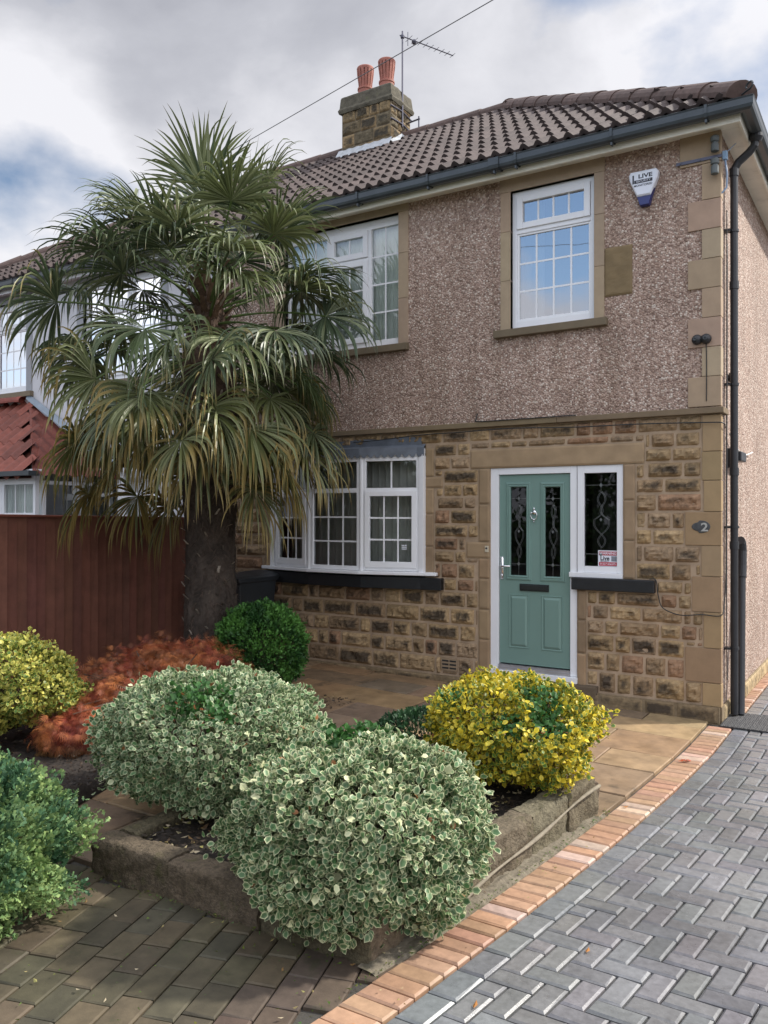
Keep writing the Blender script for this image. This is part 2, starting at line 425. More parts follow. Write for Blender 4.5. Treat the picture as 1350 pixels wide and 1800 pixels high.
# ------------------------------------------------------------ beds and garden wall
def poly_mound(name, pts, z, amp, mat):
    c = Vector((sum(p[0] for p in pts)/len(pts), sum(p[1] for p in pts)/len(pts)))
    b = MB(); n = len(pts); rings = 26; seg = 10
    per = []
    for i in range(n):
        p, q = Vector(pts[i]), Vector(pts[(i+1) % n])
        for k in range(seg): per.append(p.lerp(q, k/seg))
    m = len(per); vs = []; fs = []
    for r in range(rings+1):
        for p in per:
            q = p.lerp(c, r/rings); e = min(1, r/2)
            zz = z*(.3+.7*e if amp > .02 else 1)+amp*e*(noise.noise(Vector((q.x*9, q.y*9, 0)))+.5*noise.noise(Vector((q.x*31, q.y*31, 3))))
            vs.append((q.x, q.y, zz))
    for r in range(rings):
        for k in range(m): fs.append((r*m+k, r*m+(k+1) % m, (r+1)*m+(k+1) % m, (r+1)*m+k))
    b.add(vs, fs); return b.build(name, mat, smooth=True)
BED = [(-2.05, -4.88), (-.55, -4.88), (-.30, -2.85), (-1.9, -2.1), (-2.3, -3.2)]
o = poly_mound('soil', BED, .13, .035, M['soil']); struct(o)
o = poly_mound('soil', [(-5.95, -6.2), (-2.75, -6.2), (-2.8, -5.0), (-3.05, -4.15), (-3.0, -3.4), (-3.4, -2.3), (-3.5, -1.2), (-5.95, -1.0)], .12, .03, M['soil']); struct(o)
gw = empty('garden_wall', (-1.2, -4.9, 0), 'low weathered sandstone wall round the raised bed of shrubs beside the driveway', 'garden wall')
def rough_block(b, p, q, w, h0, h1, seed, base, z0=-.03):
    """stone from p to q (2-D), width w to the left of p->q, heights h0,h1"""
    p, q = Vector(p), Vector(q); L = (q-p).length; d = (q-p)/L; n = Vector((-d.y, d.x))
    nu = max(4, int(L/.02)); prof = 26
    def fn(u, v):
        s = u*L; h = h0+(h1-h0)*u; per = 2*h+w; a = v*per
        e = min(s, L-s); rd = .007 if e < .008 else 0
        if a < h: o, z = 0.0, a; nx, nz = -1, 0
        elif a < h+w: o, z = a-h, h; nx, nz = 0, 1
        else: o, z = w, h-(a-h-w); nx, nz = 1, 0
        P = p+d*s; qv = Vector((P.x*1.0+n.x*o, P.y+n.y*o, z))
        k = noise.noise(qv*9+Vector((seed, 0, 0)))*.022+noise.noise(qv*32)*.012+noise.noise(qv*80)*.010-rd
        if nz == 1: k *= .55
        cr = min(abs(a-h), abs(a-h-w)); k -= .012*max(0, 1-cr/.02)
        o2 = o+nx*k; z2 = z+nz*k
        Q = P+n*o2; return (Q.x, Q.y, z2+z0)
    b.cur = varc(base, .12, .05); b.grid(fn, nu, prof)
    b.face([fn(0, j/prof) for j in range(prof+1)]); b.face([fn(1, j/prof) for j in range(prof+1)])
def garden():
    base = (.155, .125, .08)
    # right side, from the front corner to the back end
    A, B = Vector((-.47, -4.97)), Vector((-.215, -2.80))
    ts = [0, .2, .43, .63, .82, 1.0]
    for i in range(5):
        p, q = A.lerp(B, ts[i]+.001), A.lerp(B, ts[i+1]-.001)
        b = MB(); rough_block(b, p, q, .15, .235+.005*i, .24+.006*i, i*3.1, base)
        b.build('wall_stone', M['kerbstone'], gw, smooth=True)
    # front
    xs = [-.47, -1.05, -1.62, -2.17]
    for i in range(3):
        b = MB(); rough_block(b, (xs[i+1]+.001, -4.985), (xs[i]-.001, -4.985), .15, .20, .21, 20+i*2.7, (.12, .095, .06))
        b.build('wall_stone', M['kerbstone'], gw, smooth=True)
    # left return
    ys = [-4.82, -4.2, -3.5, -2.7]
    for i in range(3):
        b = MB(); rough_block(b, (-2.16-.05*i, ys[i+1]), (-2.16-.05*i, ys[i]), .14, .2, .2, 40+i, (.12, .095, .06))
        b.build('wall_stone', M['kerbstone'], gw, smooth=True)
    b = MB(); rough_block(b, (-.22, -2.76), (-1.0, -2.42), .14, .225, .2, 55, base); b.build('wall_stone', M['kerbstone'], gw, smooth=True)
garden()
b = MB(); A = Vector((-.40, -4.45, .01)); Bq = Vector((-.205, -2.85, .19))
pts = [A.lerp(Bq, t)+Vector((.018, 0, .012*math.sin(t*9)))+Vector((0, 0, .02*math.sin(t*3.14))) for t in np.linspace(0, 1, 16)]
b.tube(pts, [.009+.003*math.sin(i) for i in range(16)], 7)
tag(b.build('root', plain('dry_root', (.22, .19, .14), .9, .2, 30, .5), smooth=True), 'grey dry root lying diagonally across the garden wall face', 'root')
# leaf litter
def litter():
    V = []; F = []; C = []
    def leafat(x, y, z, s, c):
        a = random.uniform(0, 6.28); tl = random.uniform(-.4, .4); d = Vector((math.cos(a), math.sin(a), tl)); e = Vector((-math.sin(a), math.cos(a), random.uniform(-.5, .5)))
        P = Vector((x, y, z)); n = len(V)
        for u, v, h in ((-1, 0, .2), (0, .5, 0), (1, 0, .3), (0, -.5, 0)): V.append(tuple(P+d*u*s+e*v*s+Vector((0, 0, h*s))))
        C.extend([c+(0,)]*4); F.append((n, n+1, n+2, n+3))
    cols = [(.35, .28, .12), (.42, .36, .2), (.25, .15, .06), (.3, .28, .1), (.15, .09, .05), (.5, .42, .28)]
    for _ in range(900):
        x, y = random.uniform(-2.0, -.6), random.uniform(-4.85, -3.0); leafat(x, y, .142+random.uniform(0, .02), random.uniform(.008, .026), random.choice(cols))
    for _ in range(300):
        x, y = random.uniform(-5, -2.9), random.uniform(-4.1, -1.5); leafat(x, y, .135, random.uniform(.008, .02), random.choice(cols))
    for _ in range(2600):
        x, y = random.uniform(-2.0, -.5), random.uniform(-4.86, -3.0); k = random.uniform(.4, 1.6); leafat(x, y, .145+random.uniform(0, .025), random.uniform(.006, .02), (.035*k, .024*k, .016*k))
    for _ in range(3500):
        x, y = random.uniform(-5, -2.85), random.uniform(-4.6, -1.5); k = random.uniform(.4, 1.6); leafat(x, y, .13+random.uniform(0, .03), random.uniform(.008, .022), (.035*k, .024*k, .016*k))
    for _ in range(26):
        x, y = random.uniform(-2.2, -.5), random.uniform(-6, -5.0); leafat(x, y, .008, random.uniform(.007, .014), random.choice(cols))
    for _ in range(34):
        y = random.uniform(-5.4, -2.6); x = edge_x(y)+random.uniform(-.32, .02); leafat(x, y, .012, random.uniform(.006, .013), random.choice(cols))
    for x, y in [(-.30, -5.35), (.02, -5.0), (.25, -4.4), (.9, -3.6), (-.1, -2.6)]: leafat(x, y, .008, .02, (.45, .2, .06))
    leafat(.0, -1.4, .01, .035, (.4, .07, .03)); leafat(.02, -1.38, .012, .03, (.4, .07, .03)); leafat(-.02, -1.42, .012, .03, (.45, .09, .03))
    tag(mesh_obj('fallen_leaves', V, F, C, M['leaf']), 'small dry fallen leaves scattered on paving and soil', 'fallen leaves', kind='stuff')
litter()
# tufts of moss and tiny weeds in the joints
def weeds():
    V = []; F = []; C = []
    for _ in range(700):
        if random.random() < .55: y = random.uniform(-5.6, -2.7); x = edge_x(y)-.215+random.gauss(0, .012)
        else: x = random.uniform(-2.2, -.5); y = -5.0-abs(random.gauss(0, .03)) if random.random() < .5 else random.uniform(-6.2, -5)
        s = random.uniform(.003, .011); n = len(V)
        for k in range(3):
            a = random.uniform(0, 6.28); V.append((x+math.cos(a)*s, y+math.sin(a)*s, .006+random.uniform(0, s)))
        C += [(random.uniform(.05, .12), random.uniform(.10, .17), .02, 0)]*3; F.append((n, n+1, n+2))
    tag(mesh_obj('moss', V, F, C, M['leaf']), 'moss and tiny weeds in the paving joints', 'moss', kind='stuff')
weeds()

# ------------------------------------------------------------ the house
EAVE_Z = 5.38; EAVE_Y = -.25; RS = .65; RIDGE_Y = 3.55; RIDGE_Z = EAVE_Z+RS*(RIDGE_Y-EAVE_Y); HIPX = -3.55
house = empty('house', (-3, 0, 0), 'semi detached house of rock faced sandstone below and pink pebbledash above with green front door', 'house')
TW = lambda u, d, z: (u, -d, z)          # wall plane: u = x, d = out of the wall
def wall_holes(b, x0, x1, z0, z1, holes, y, depth, T=TW):
    xs = sorted(set([x0, x1]+[min(max(h[i], x0), x1) for h in holes for i in (0, 1)]))
    zs = sorted(set([z0, z1]+[min(max(h[i], z0), z1) for h in holes for i in (2, 3)]))
    inside = lambda x, z: any(h[0] < x < h[1] and h[2] < z < h[3] for h in holes)
    for i in range(len(xs)-1):
        for j in range(len(zs)-1):
            xa, xb, za, zb = xs[i], xs[i+1], zs[j], zs[j+1]
            if inside((xa+xb)/2, (za+zb)/2): continue
            b.face([T(xa, y, za), T(xb, y, za), T(xb, y, zb), T(xa, y, zb)])
    for h in holes:
        a, c, d, e = h[:4]
        for p in ([(a, d), (a, e)], [(c, d), (c, e)], [(a, d), (c, d)], [(a, e), (c, e)]):
            (u1, w1), (u2, w2) = p
            b.face([T(u1, y, w1), T(u2, y, w2), T(u2, y-depth, w2), T(u1, y-depth, w1)])
W1 = (-2.003, -1.137, 3.725, 5.13); W2 = (-4.93, -3.335, 3.725, 5.18)
DOOR = (-2.233, -1.31, .2, 2.32); SIDE = (-1.31, -.862, 1.235, 2.32); BOW = (-5.12, -3.0, 1.16, 2.60)
# shell
b = MB()
wall_holes(b, -6, -.0, 2.76, 5.34, [W1, W2], 0, .13)
b.build('rendered_wall', M['dash'], house)
b = MB()
b.face([(0, .09, .13), (0, 7.1, .13), (0, 7.1, 5.34), (0, .09, 5.34)])
b.face([(0.0, 0.02, 2.76), (0, .09, 2.76), (0, .09, 5.34), (0, .02, 5.34)])
b.face([(0, 7.1, -.05), (-6, 7.1, -.05), (-6, 7.1, 5.34), (0, 7.1, 5.34)])
b.build('side_wall', M['dash_side'], house)
b = MB()
for z in (.16, 2.72, 5.30): b.face([(-.02, .16, z), (-5.98, .16, z), (-5.98, 7.0, z), (-.02, 7.0, z)])
b.face([(-5.99, .14, 0), (-5.99, 7.05, 0), (-5.99, 7.05, 5.3), (-5.99, .14, 5.3)])
b.face([(-.02, .14, 0), (-.02, 7.05, 0), (-.02, 7.05, 5.3), (-.02, .14, 5.3)])
b.face([(-.02, 3.2, 0), (-5.98, 3.2, 0), (-5.98, 3.2, 5.3), (-.02, 3.2, 5.3)])
for x in (-2.6,): b.face([(x, .14, .1), (x, 3.2, .1), (x, 3.2, 5.3), (x, .14, 5.3)])
wall_holes(b, -5.98, -.02, .1, 5.3, [W1, W2, DOOR, SIDE, BOW], -.135, .0)
b.build('interior_walls', M['dark_room'], house)

# rock-faced stonework -------------------------------------------------
def stone(b, x0, x1, z0, z1, y=0.012, proud=.03, T=TW, base=None, rough=1.0, dark=None):
    w, h = x1-x0, z1-z0
    if w < .025 or h < .025: return
    nu = max(3, int(w/.017)); nv = max(3, int(h/.017)); sx, sz = random.uniform(0, 50), random.uniform(0, 50)
    base = base or random.choice([(.30, .21, .115), (.33, .23, .12), (.27, .185, .105), (.29, .205, .125), (.36, .255, .14), (.28, .17, .10)])
    k = random.uniform(.82, 1.15); base = tuple(c*k for c in base); soot = random.choice([random.uniform(-.25, .1), random.uniform(.1, .5)]) if dark is None else dark
    pw = random.uniform(.018, .05)*rough if rough else .003
    cs = []
    def edge(u, v): return min(u*w, (1-u)*w, v*h, (1-v)*h)
    def fn(u, v):
        x, z = x0+u*w, z0+v*h; e = edge(u, v); t = min(1, e/.035); t = t*t*(3-2*t)
        q = Vector((x+sx, z+sz, 0)); d = y*-1+.004
        if rough:
            n = abs(noise.noise(q*11))*1.2+.5*abs(noise.noise(q*27)); r = 1-min(1, n*1.6)
            d += t*(pw*(.5+.9*noise.noise(q*7)+.55*r)+.014*noise.noise(q*33)*rough)
        else: d += .0025*noise.noise(q*14)*t
        if e < 1e-6: d = -y-.004
        jx = .003*noise.noise(Vector((z*20, x*3, sx))) if u in (0, 1) else 0
        return T(x+jx, d, z)
    def cf(u, v):
        x, z = x0+u*w, z0+v*h; e = edge(u, v); t = min(1, e/.05)
        n = noise.noise(Vector((x*5+sx, z*8+sz, 4)))
        a = (soot+.20*t*t+n*.42)*t if rough else n*.06
        tone = 1+.12*noise.noise(Vector((x*9, z*9, 1)))
        return (base[0]*tone, base[1]*tone, base[2]*tone, max(0, a))
    b.grid(fn, nu, nv, cf)
def subtract(r, holes, pad=0):
    out = [r]
    for h in holes:
        nx = []
        for a, c, d, e in out:
            if h[1] <= a+.002 or h[0] >= c-.002 or h[3] <= d+.002 or h[2] >= e-.002: nx.append((a, c, d, e)); continue
            if h[0]-a > .03: nx.append((a, h[0], d, e))
            if c-h[1] > .03: nx.append((h[1], c, d, e))
            l, m_ = max(a, h[0]), min(c, h[1])
            if h[2]-d > .03: nx.append((l, m_, d, h[2]))
            if e-h[3] > .03: nx.append((l, m_, h[3], e))
        out = nx
    return out
trim = []      # dressed stones (x0,x1,z0,z1)
# corner quoins
zq = [.13, .34, .65, .97, 1.29, 1.565, 1.87, 2.15, 2.41, 2.74]; wq = [.15, .30, .14, .24, .16, .30, .14, .155, .15]
lowq = [(-wq[i], 0, zq[i], zq[i+1]) for i in range(9)]
trim += [(-2.46, -.66, 2.32, 2.52)]; bay_l = []; bay_r = []
for z0, z1, w in [(.2, .55, .13), (.55, .86, .13), (.86, 1.18, .13), (1.18, 1.39, .13), (1.39, 1.56, .27), (1.56, 1.95, .13), (1.95, 2.32, .13)]: trim.append((-2.235-w, -2.235, z0, z1))
for z0, z1 in [(1.235, 1.6), (1.6, 1.98), (1.98, 2.32)]: trim.append((-.862, -.745, z0, z1))
for z0, z1 in [(.14, .5), (.5, .82), (.82, 1.115)]: trim.append((-1.31, -1.215, z0, z1))
for z0, z1, w in [(1.165, 1.5, .11), (1.5, 1.85, .11), (1.85, 2.13, .11), (2.13, 2.25, .22), (2.25, 2.56, .11)]:
    trim.append((-3.0, -3.0+w, z0, z1)); trim.append((-5.12-w, -5.12, z0, z1))
black = [(-5.35, -2.776, 1.03, 1.165), (-1.35, -.56, 1.115, 1.237)]
vent = (-2.80, -2.605, .185, .325)
door_step = (-2.42, -1.1, .06, .2)
holes = trim+lowq+black+[DOOR, SIDE, BOW, vent, door_step]
b = MB()
wall_holes(b, -6, 0, -.05, 2.76, [DOOR, SIDE, BOW], -.012, .12)
b.face([(0, .012, -.05), (0, .10, -.05), (0, .10, 2.76), (0, .012, 2.76)])
wall_mortar = b.build('mortar_face', M['mortar'], house)
b = MB(); G = .008
def courses(x0, x1, zs):
    for i in range(len(zs)-1):
        z0, z1 = zs[i], zs[i+1]; x = x0-random.uniform(0, .2)
        while x < x1:
            w = random.choice([random.uniform(.14, .24), random.uniform(.28, .46)]) if z1-z0 > .1 else random.uniform(.2, .4)
            a, c = max(x, x0), min(x+w, x1)
            if x1-c < .09: c = x1; x = x1
            for r in subtract((a, c, z0, z1), holes): stone(b, r[0]+G, r[1]-G, r[2]+G, r[3]-G)
            x += w
courses(-6.0, -2.235, [.14, .33, .505, .68, .86, 1.03, 1.165, 1.33, 1.46, 1.60, 1.74, 1.90, 2.03, 2.17, 2.32, 2.46, 2.60, 2.745])
courses(-2.235, -.0, [.14, .345, .53, .70, .84, .98, 1.115, 1.235, 1.40, 1.56, 1.71, 1.87, 2.04, 2.18, 2.33, 2.46, 2.60, 2.745])
b.build('rock_faced_stone', M['stone'], house, smooth=False)
# plinth
b = MB(); x = -6.0
while x < -.01:
    w = min(random.uniform(.25, .5), -x); 
    if -.0-(x+w) < .1: w = -x
    stone(b, x+.004, x+w-.004, gz(x+w/2, 0)-.02, .135, y=-.028, rough=.25, base=(.22, .16, .09), dark=random.uniform(0, .4)); x += w
b.cur = (.2, .15, .09, 0); b.box(-6, 0, -.03, .03, -.05, .131)
x = .1
while x < 7:
    stone(b, x+.004, x+.38-.004, -.03, .135, y=-.018, T=lambda u, d, z: (d, u, z), rough=.2, base=(.36, .27, .15), dark=0); x += .38
b.box(0, .018, .0, 7.1, -.05, .132)
b.build('plinth', M['stone'], house)
def jamb(name, sel):
    b = MB()
    for r in trim:
        if sel(r): stone(b, r[0]+.003, r[1]-.003, r[2]+.003, r[3]-.003, y=0.0, rough=0, base=random.choice([(.30, .205, .12), (.33, .235, .135), (.27, .19, .115), (.31, .22, .13)]))
    b.build(name, M['dressed'], house)
jamb('door_lintel', lambda r: r[2] == 2.32); jamb('door_jamb', lambda r: r[1] == -2.235)
jamb('door_jamb', lambda r: r[0] == -.862); jamb('door_jamb', lambda r: r[0] == -1.31)
jamb('bay_jamb', lambda r: r[0] == -3.0); jamb('bay_jamb', lambda r: r[1] == -5.12)
def dressed_box(b, x0, x1, z0, z1, d, base, ya=.0):
    b.cur = varc(base, .08, .03); b.box(x0, x1, -d, ya, z0, z1)
QC = [(.36, .27, .18), (.40, .31, .21), (.37, .26, .19), (.39, .29, .195)]
b = MB()
for i, (x0, x1, z0, z1) in enumerate(lowq):
    b.cur = varc(random.choice([(.32, .225, .12), (.30, .205, .115), (.34, .245, .14)]), .1, .03)
    b.box(x0+.003, .012, -.004, .06 if i % 2 else .085, z0+.003, z1-.003)
zt = 5.32; k = 0
zs = [2.81, 3.08, 3.344, 3.608, 3.872, 4.136, 4.40, 4.665, 4.99, 5.33]
for i in range(len(zs)-1):
    big = i in (1, 3, 5-0, 6-0) and False
for i in range(9):
    bigi = i in (0, 2, 4, 6, 8)
    b.cur = varc(QC[i % 4], .07, .012); w = .27 if bigi else .15
    if i == 8: w = .34
    b.box(-w, .012, -.016, .05 if bigi else .10, zs[i]+.002, zs[i+1]-.002)
b.build('corner_quoins', M['dressed'], house, bevel=.004)
b = MB()
for x0, x1 in [(-6, -4.6), (-4.598, -3.0), (-2.998, -1.5), (-1.498, .04)]:
    b.cur = varc((.19, .14, .085), .08); b.box(x0, x1, -.05, .06, 2.745, 2.80); 
b.box(-.0, .04, .06, .2, 2.745, 2.80)
b.build('string_course', M['dressed'], house, bevel=.006)
b = MB()
b.cur = (.24, .18, .10, 0); stone(b, -1.035, -.77, 3.92, 4.385, y=-.008, rough=.12, base=(.23, .165, .085), dark=.15)
b.build('patch_stone', M['dressed'], house)

# black painted sills, step
b = MB(); b.box(-1.35, -.56, -.05, .05, 1.117, 1.236); b.build('sidelight_sill', M['blackpaint'], house, bevel=.008)
b = MB()
def bowline(x):   # outward distance of the bow front at x
    x0, xa, xb, x1 = -5.12, -4.42, -3.70, -3.0
    if x < x0 or x > x1: return 0
    if x < xa: return .2*(x-x0)/(xa-x0)
    if x > xb: return .2*(x1-x)/(x1-xb)
    return .2
pts = [(-5.35, .06), (-5.10, .07), (-4.42, .20), (-3.70, .20), (-3.02, .07), (-2.776, .06)]
def strip(b, pts, z0, z1, back=-.06):
    n = len(pts); vs = []
    for x, d in pts: vs += [(x, -d, z0), (x, -d, z1)]
    for x, d in pts: vs += [(x, -back, z0), (x, -back, z1)]
    fs = []
    for i in range(n-1):
        a = 2*i; c = 2*(i+n); fs += [(a, a+2, a+3, a+1), (c, c+1, c+3, c+2), (a+1, a+3, c+3, c+1), (a, c, c+2, a+2)]
    fs += [(0, 1, 2*n+1, 2*n), (2*n-2, 4*n-2, 4*n-1, 2*n-1)]
    b.add(vs, fs)
strip(b, pts, 1.035, 1.163); b.build('bay_sill', M['blackpaint'], house, bevel=.006)
b = MB(); b.cur = (.12, .09, .06, 0); stone(b, -2.42, -1.1, .06, .2, y=-.03, rough=.2, base=(.13, .095, .06), dark=.3); b.box(-2.42, -1.1, -.03, .1, .0, .198); b.build('door_step', M['dressed'], house)

# windows ---------------------------------------------------------------
def frame_rect(b, T, u0, u1, z0, z1, w, d0, d1, wb=None):
    wb = wb or w
    def bx(a, c, e, g): b.box(a, c, d0, d1, e, g, T)
    bx(u0, u0+w, z0, z1); bx(u1-w, u1, z0, z1); bx(u0+w, u1-w, z1-w, z1); bx(u0+w, u1-w, z0, z0+wb)
def glaze(fr, gmat, T, u0, u1, z0, z1, d, ncol, nrow, bw=.009):
    b = MB(); b.face([T(u0, d, z0), T(u1, d, z0), T(u1, d, z1), T(u0, d, z1)]); b.build('pane', gmat, fr)
    if ncol*nrow > 1:
        b = MB()
        xs_ = [u0+(u1-u0)*i/ncol for i in range(1, ncol)]
        for x in xs_:
            b.box(x-bw, x+bw, d-.006, d+.0035, z0, z1, T)
            if nrow == 1: b.build('glazing_bar', M['upvc'], fr); b = MB()
        if nrow == 1: return
        e = [u0]+xs_+[u1]
        for j in range(1, nrow):
            z = z0+(z1-z0)*j/nrow
            for i in range(len(e)-1): b.box(e[i]+(bw if i else 0), e[i+1]-(bw if i < len(e)-2 else 0), d-.006, d+.0035, z-bw, z+bw, T)
        b.build('glazing_bars', M['upvc'], fr)
def curtain(fr, x0, x1, z0, z1, y, mat, amp=.025, per=.09, name='curtain'):
    b = MB(); n = max(8, int((x1-x0)/.012))
    b.grid(lambda u, v: (x0+(x1-x0)*u, y+amp*math.sin((x1-x0)*u/per*6.28+1.2*math.sin(u*9)), z0+(z1-z0)*v), n, 2)
    return b.build(name, mat, fr, smooth=True)
def surround(b, o, y=-.012, jw=.10, z1=5.30, left=True):
    x0, x1, z0, zt = o; base = (.36, .275, .19)
    for a, c in ((z0, z0+.5), (z0+.5, z0+1.0), (z0+1.0, zt)):
        for xa, xb in ((x1, x1+jw), (x0-jw-.01, x0)):
            b.cur = varc(base, .06, .03); b.box(xa, xb, y, .10, a+.001, c-.001)
    b.cur = varc((.37, .285, .195), .06); b.box(x0-jw-.02, x1+jw+.005, y-.002, .10, zt, z1)
# small upper window
def build_w1(parent, T, nm_sur='window_surround', mats=('upvc', 'glass_up'), x=W1):
    b = MB(); x0, x1, z0, z1 = x
    frame_rect(b, T, x0, x1, z0, z1, .05, -.10, -.045, .085)
    b.box(x0+.05, x1-.05, -.10, -.045, 4.70, 4.755, T)
    frame_rect(b, T, x0+.052, x1-.052, 4.745, 5.078, .062, -.085, -.028)
    frame_rect(b, T, x0+.05, x1-.05, 3.81, 4.70, .022, -.08, -.055)
    w = b.build('window', M[mats[0]], parent, bevel=.004)
    glaze(w, M[mats[1]], T, x0+.114, x1-.114, 4.807, 5.016, -.06, 4, 1)
    glaze(w, M[mats[1]], T, x0+.072, x1-.072, 3.832, 4.678, -.07, 4, 3)
    return w
w1 = build_w1(house, TW, mats=('upvc', 'glass_sky'))
b = MB(); surround(b, W1, z1=5.29); b.build('surround', M['dressed'], w1, bevel=.004)
b = MB(); b.cur = (.16, .125, .08, 0); b.box(-2.171, -1.002, -.065, .09, 3.645, 3.722); b.build('sill', M['dressed'], w1, bevel=.006)
curtain(w1, -2.0, -1.75, 3.75, 5.1, .30, M['curtain'], .02, .07)
# large upper window
def build_w2(parent, T, x=W2, full=True):
    b = MB(); x0, x1, z0, z1 = x
    zt = 5.11
    frame_rect(b, T, x0, x1, z0, zt, .035, -.10, -.045, .085)
    b.box(x0, x1, -.10, -.06, zt+.001, z1, T)
    ms = [x0+(x1-x0)*.245, x0+(x1-x0)*.735] if full else []
    m1, m2 = x1-.41, x1-.985
    for m_ in (m1, m2): b.box(m_-.022, m_+.022, -.10, -.04, z0+.085, zt-.035, T)
    fr = []
    b.box(m2+.022, m1-.022, -.10, -.045, 4.735, 4.775, T)
    frame_rect(b, T, m2+.024, m1-.024, 4.772, zt-.03, .065, -.085, -.028)
    frame_rect(b, T, m2+.024, m1-.024, z0+.075, 4.745, .065, -.085, -.028)
    w = b.build('window', M['upvc'], parent, bevel=.004)
    glaze(w, M['glass_up'], T, m2+.089, m1-.089, 4.837, zt-.095, -.06, 2, 1)
    glaze(w, M['glass_up'], T, m2+.089, m1-.089, z0+.14, 4.68, -.06, 2, 3)
    glaze(w, M['glass_up'], T, m1+.022, x1-.035, z0+.085, zt-.035, -.07, 2, 4)
    glaze(w, M['glass_up'], T, x0+.035, m2-.022, z0+.085, zt-.035, -.07, 3, 4)
    return w
w2 = build_w2(house, TW)
b = MB(); surround(b, W2, z1=5.325, jw=.125); b.build('surround', M['dressed'], w2, bevel=.004)
b = MB(); b.cur = (.16, .125, .08, 0); b.box(-5.09, -3.20, -.065, .09, 3.645, 3.722); b.build('sill', M['dressed'], w2, bevel=.006)
curtain(w2, -4.9, -3.36, 3.74, 5.1, .135, M['net'], .008, .05, 'net_curtain')

# bow window
fac = [((-5.08, .03), (-4.42, .2)), ((-4.42, .2), (-3.70, .2)), ((-3.70, .2), (-3.03, .03))]
def facetT(p, q):
    P, Q = Vector(p), Vector(q); L = (Q-P).length; d = (Q-P)/L; n = Vector((-d.y, d.x))
    if n.y < 0: n = -n
    return L, (lambda u, dd, z: (P.x+d.x*u+n.x*dd, -(P.y+d.y*u+n.y*dd), z))
def build_bow(parent, off=0, flip=False):
    b = MB(); Ts = []
    for i, (p, q) in enumerate(fac):
        L, T0 = facetT(p, q); T = (lambda T0: (lambda u, d, z: (T0(u, d, z)[0]+off, T0(u, d, z)[1], T0(u, d, z)[2])))(T0)
        Ts.append((L, T))
        frame_rect(b, T, .012, L-.012, 1.225, 2.475, .045, -.06, 0)
        b.box(.057, L-.057, -.06, 0, 2.085, 2.135, T)
        if i != 1:
            frame_rect(b, T, .048, L-.05, 1.262, 2.10, .055, -.045, .016, .065)
    for (x, d) in ((-4.42, .2), (-3.70, .2)): b.tube([(x+off, -d+.02, 1.22), (x+off, -d+.02, 2.475)], .030, 8)
    for x in (-5.09, -3.02): b.box(x-.028+off, x+.028+off, -.055, .04, 1.22, 2.475)
    w = b.build('bay_window', M['upvc'], parent, bevel=.003)
    for i, (L, T) in enumerate(Ts):
        glaze(w, M['glass'], T, .057, L-.057, 2.135, 2.43, -.03, 2, 1)
        if i != 1: glaze(w, M['glass'], T, .103, L-.105, 1.327, 2.045, -.02, 3, 3)
        else: glaze(w, M['glass'], T, .057, L-.057, 1.27, 2.085, -.03, 3, 3)
    return w
bow = build_bow(house)
b = MB(); strip(b, [(-5.26, .05), (-5.10, .09), (-4.42, .255), (-3.70, .255), (-3.02, .09), (-2.84, .05)], 1.185, 1.222, back=-.05); b.build('white_sill', M['upvc'], bow, bevel=.006)
b = MB(); strip(b, [(-5.12, .02), (-4.42, .2), (-3.70, .2), (-3.0, .02)], 2.478, 2.56, back=-.05); b.build('soffit_board', M['upvc'], bow)
curtain(bow, -4.95, -3.1, 1.2, 2.5, .16, M['curtain'], .03, .10)
b = MB()
b.cur = (1, 1, 1, 0)
n = 60
def flash(u, v):
    x = -5.13+2.15*u; d = max(bowline(x), .02)+.035
    sc = abs(math.sin((x+5.13)/.076*math.pi))**.6
    if v < .34: k = v/.34; return (x, -d, 2.512-.05*sc+(2.572-2.512+.05*sc)*k)
    k = (v-.34)/.66
    return (x, -d*(1-k)-.012*k, 2.572+.035*k+.0)
b.grid(flash, 240, 6)
b.build('lead_flashing', M['lead'], bow)
b = MB()
b.grid(lambda u, v: (-5.08+2.05*u, -.018-.004*math.sin(u*40), 2.600+.085*v+(.006*math.sin(u*23) if v > .5 else 0)), 60, 3); b.build('lead_apron', M['lead'], bow)

# door and sidelight --------------------------------------------------------
b = MB()
T = TW
b.box(-2.233, -2.146, -.09, -.02, .26, 2.32, T); b.box(-1.383, -1.245, -.09, -.02, .26, 2.32, T); b.box(-2.146, -1.383, -.09, -.02, 2.252, 2.32, T)
b.box(-1.245, -.925, -.09, -.02, 2.245, 2.32, T); b.box(-.925, -.865, -.09, -.02, 1.285, 2.32, T); b.box(-1.245, -.925, -.09, -.02, 1.285, 1.345, T)
b.box(-1.385, -.862, -.09, .012, 1.2365, 1.284, T)
b.box(-2.235, -1.30, -.09, .03, .20, .258, T)
dfr = b.build('door_frame', M['upvc'], house, bevel=.004)
b = MB(); b.face([TW(-1.245, -.05, 1.345), TW(-.925, -.05, 1.345), TW(-.925, -.05, 2.245), TW(-1.245, -.05, 2.245)]); b.build('sidelight_pane', M['glass_door'], dfr)
b = MB(); b.box(-2.14, -1.385, -.08, .0, .2585, .29, T); b.box(-2.14, -1.385, -.08, -.012, .2905, .312, T); b.build('threshold', M['threshold'], dfr)
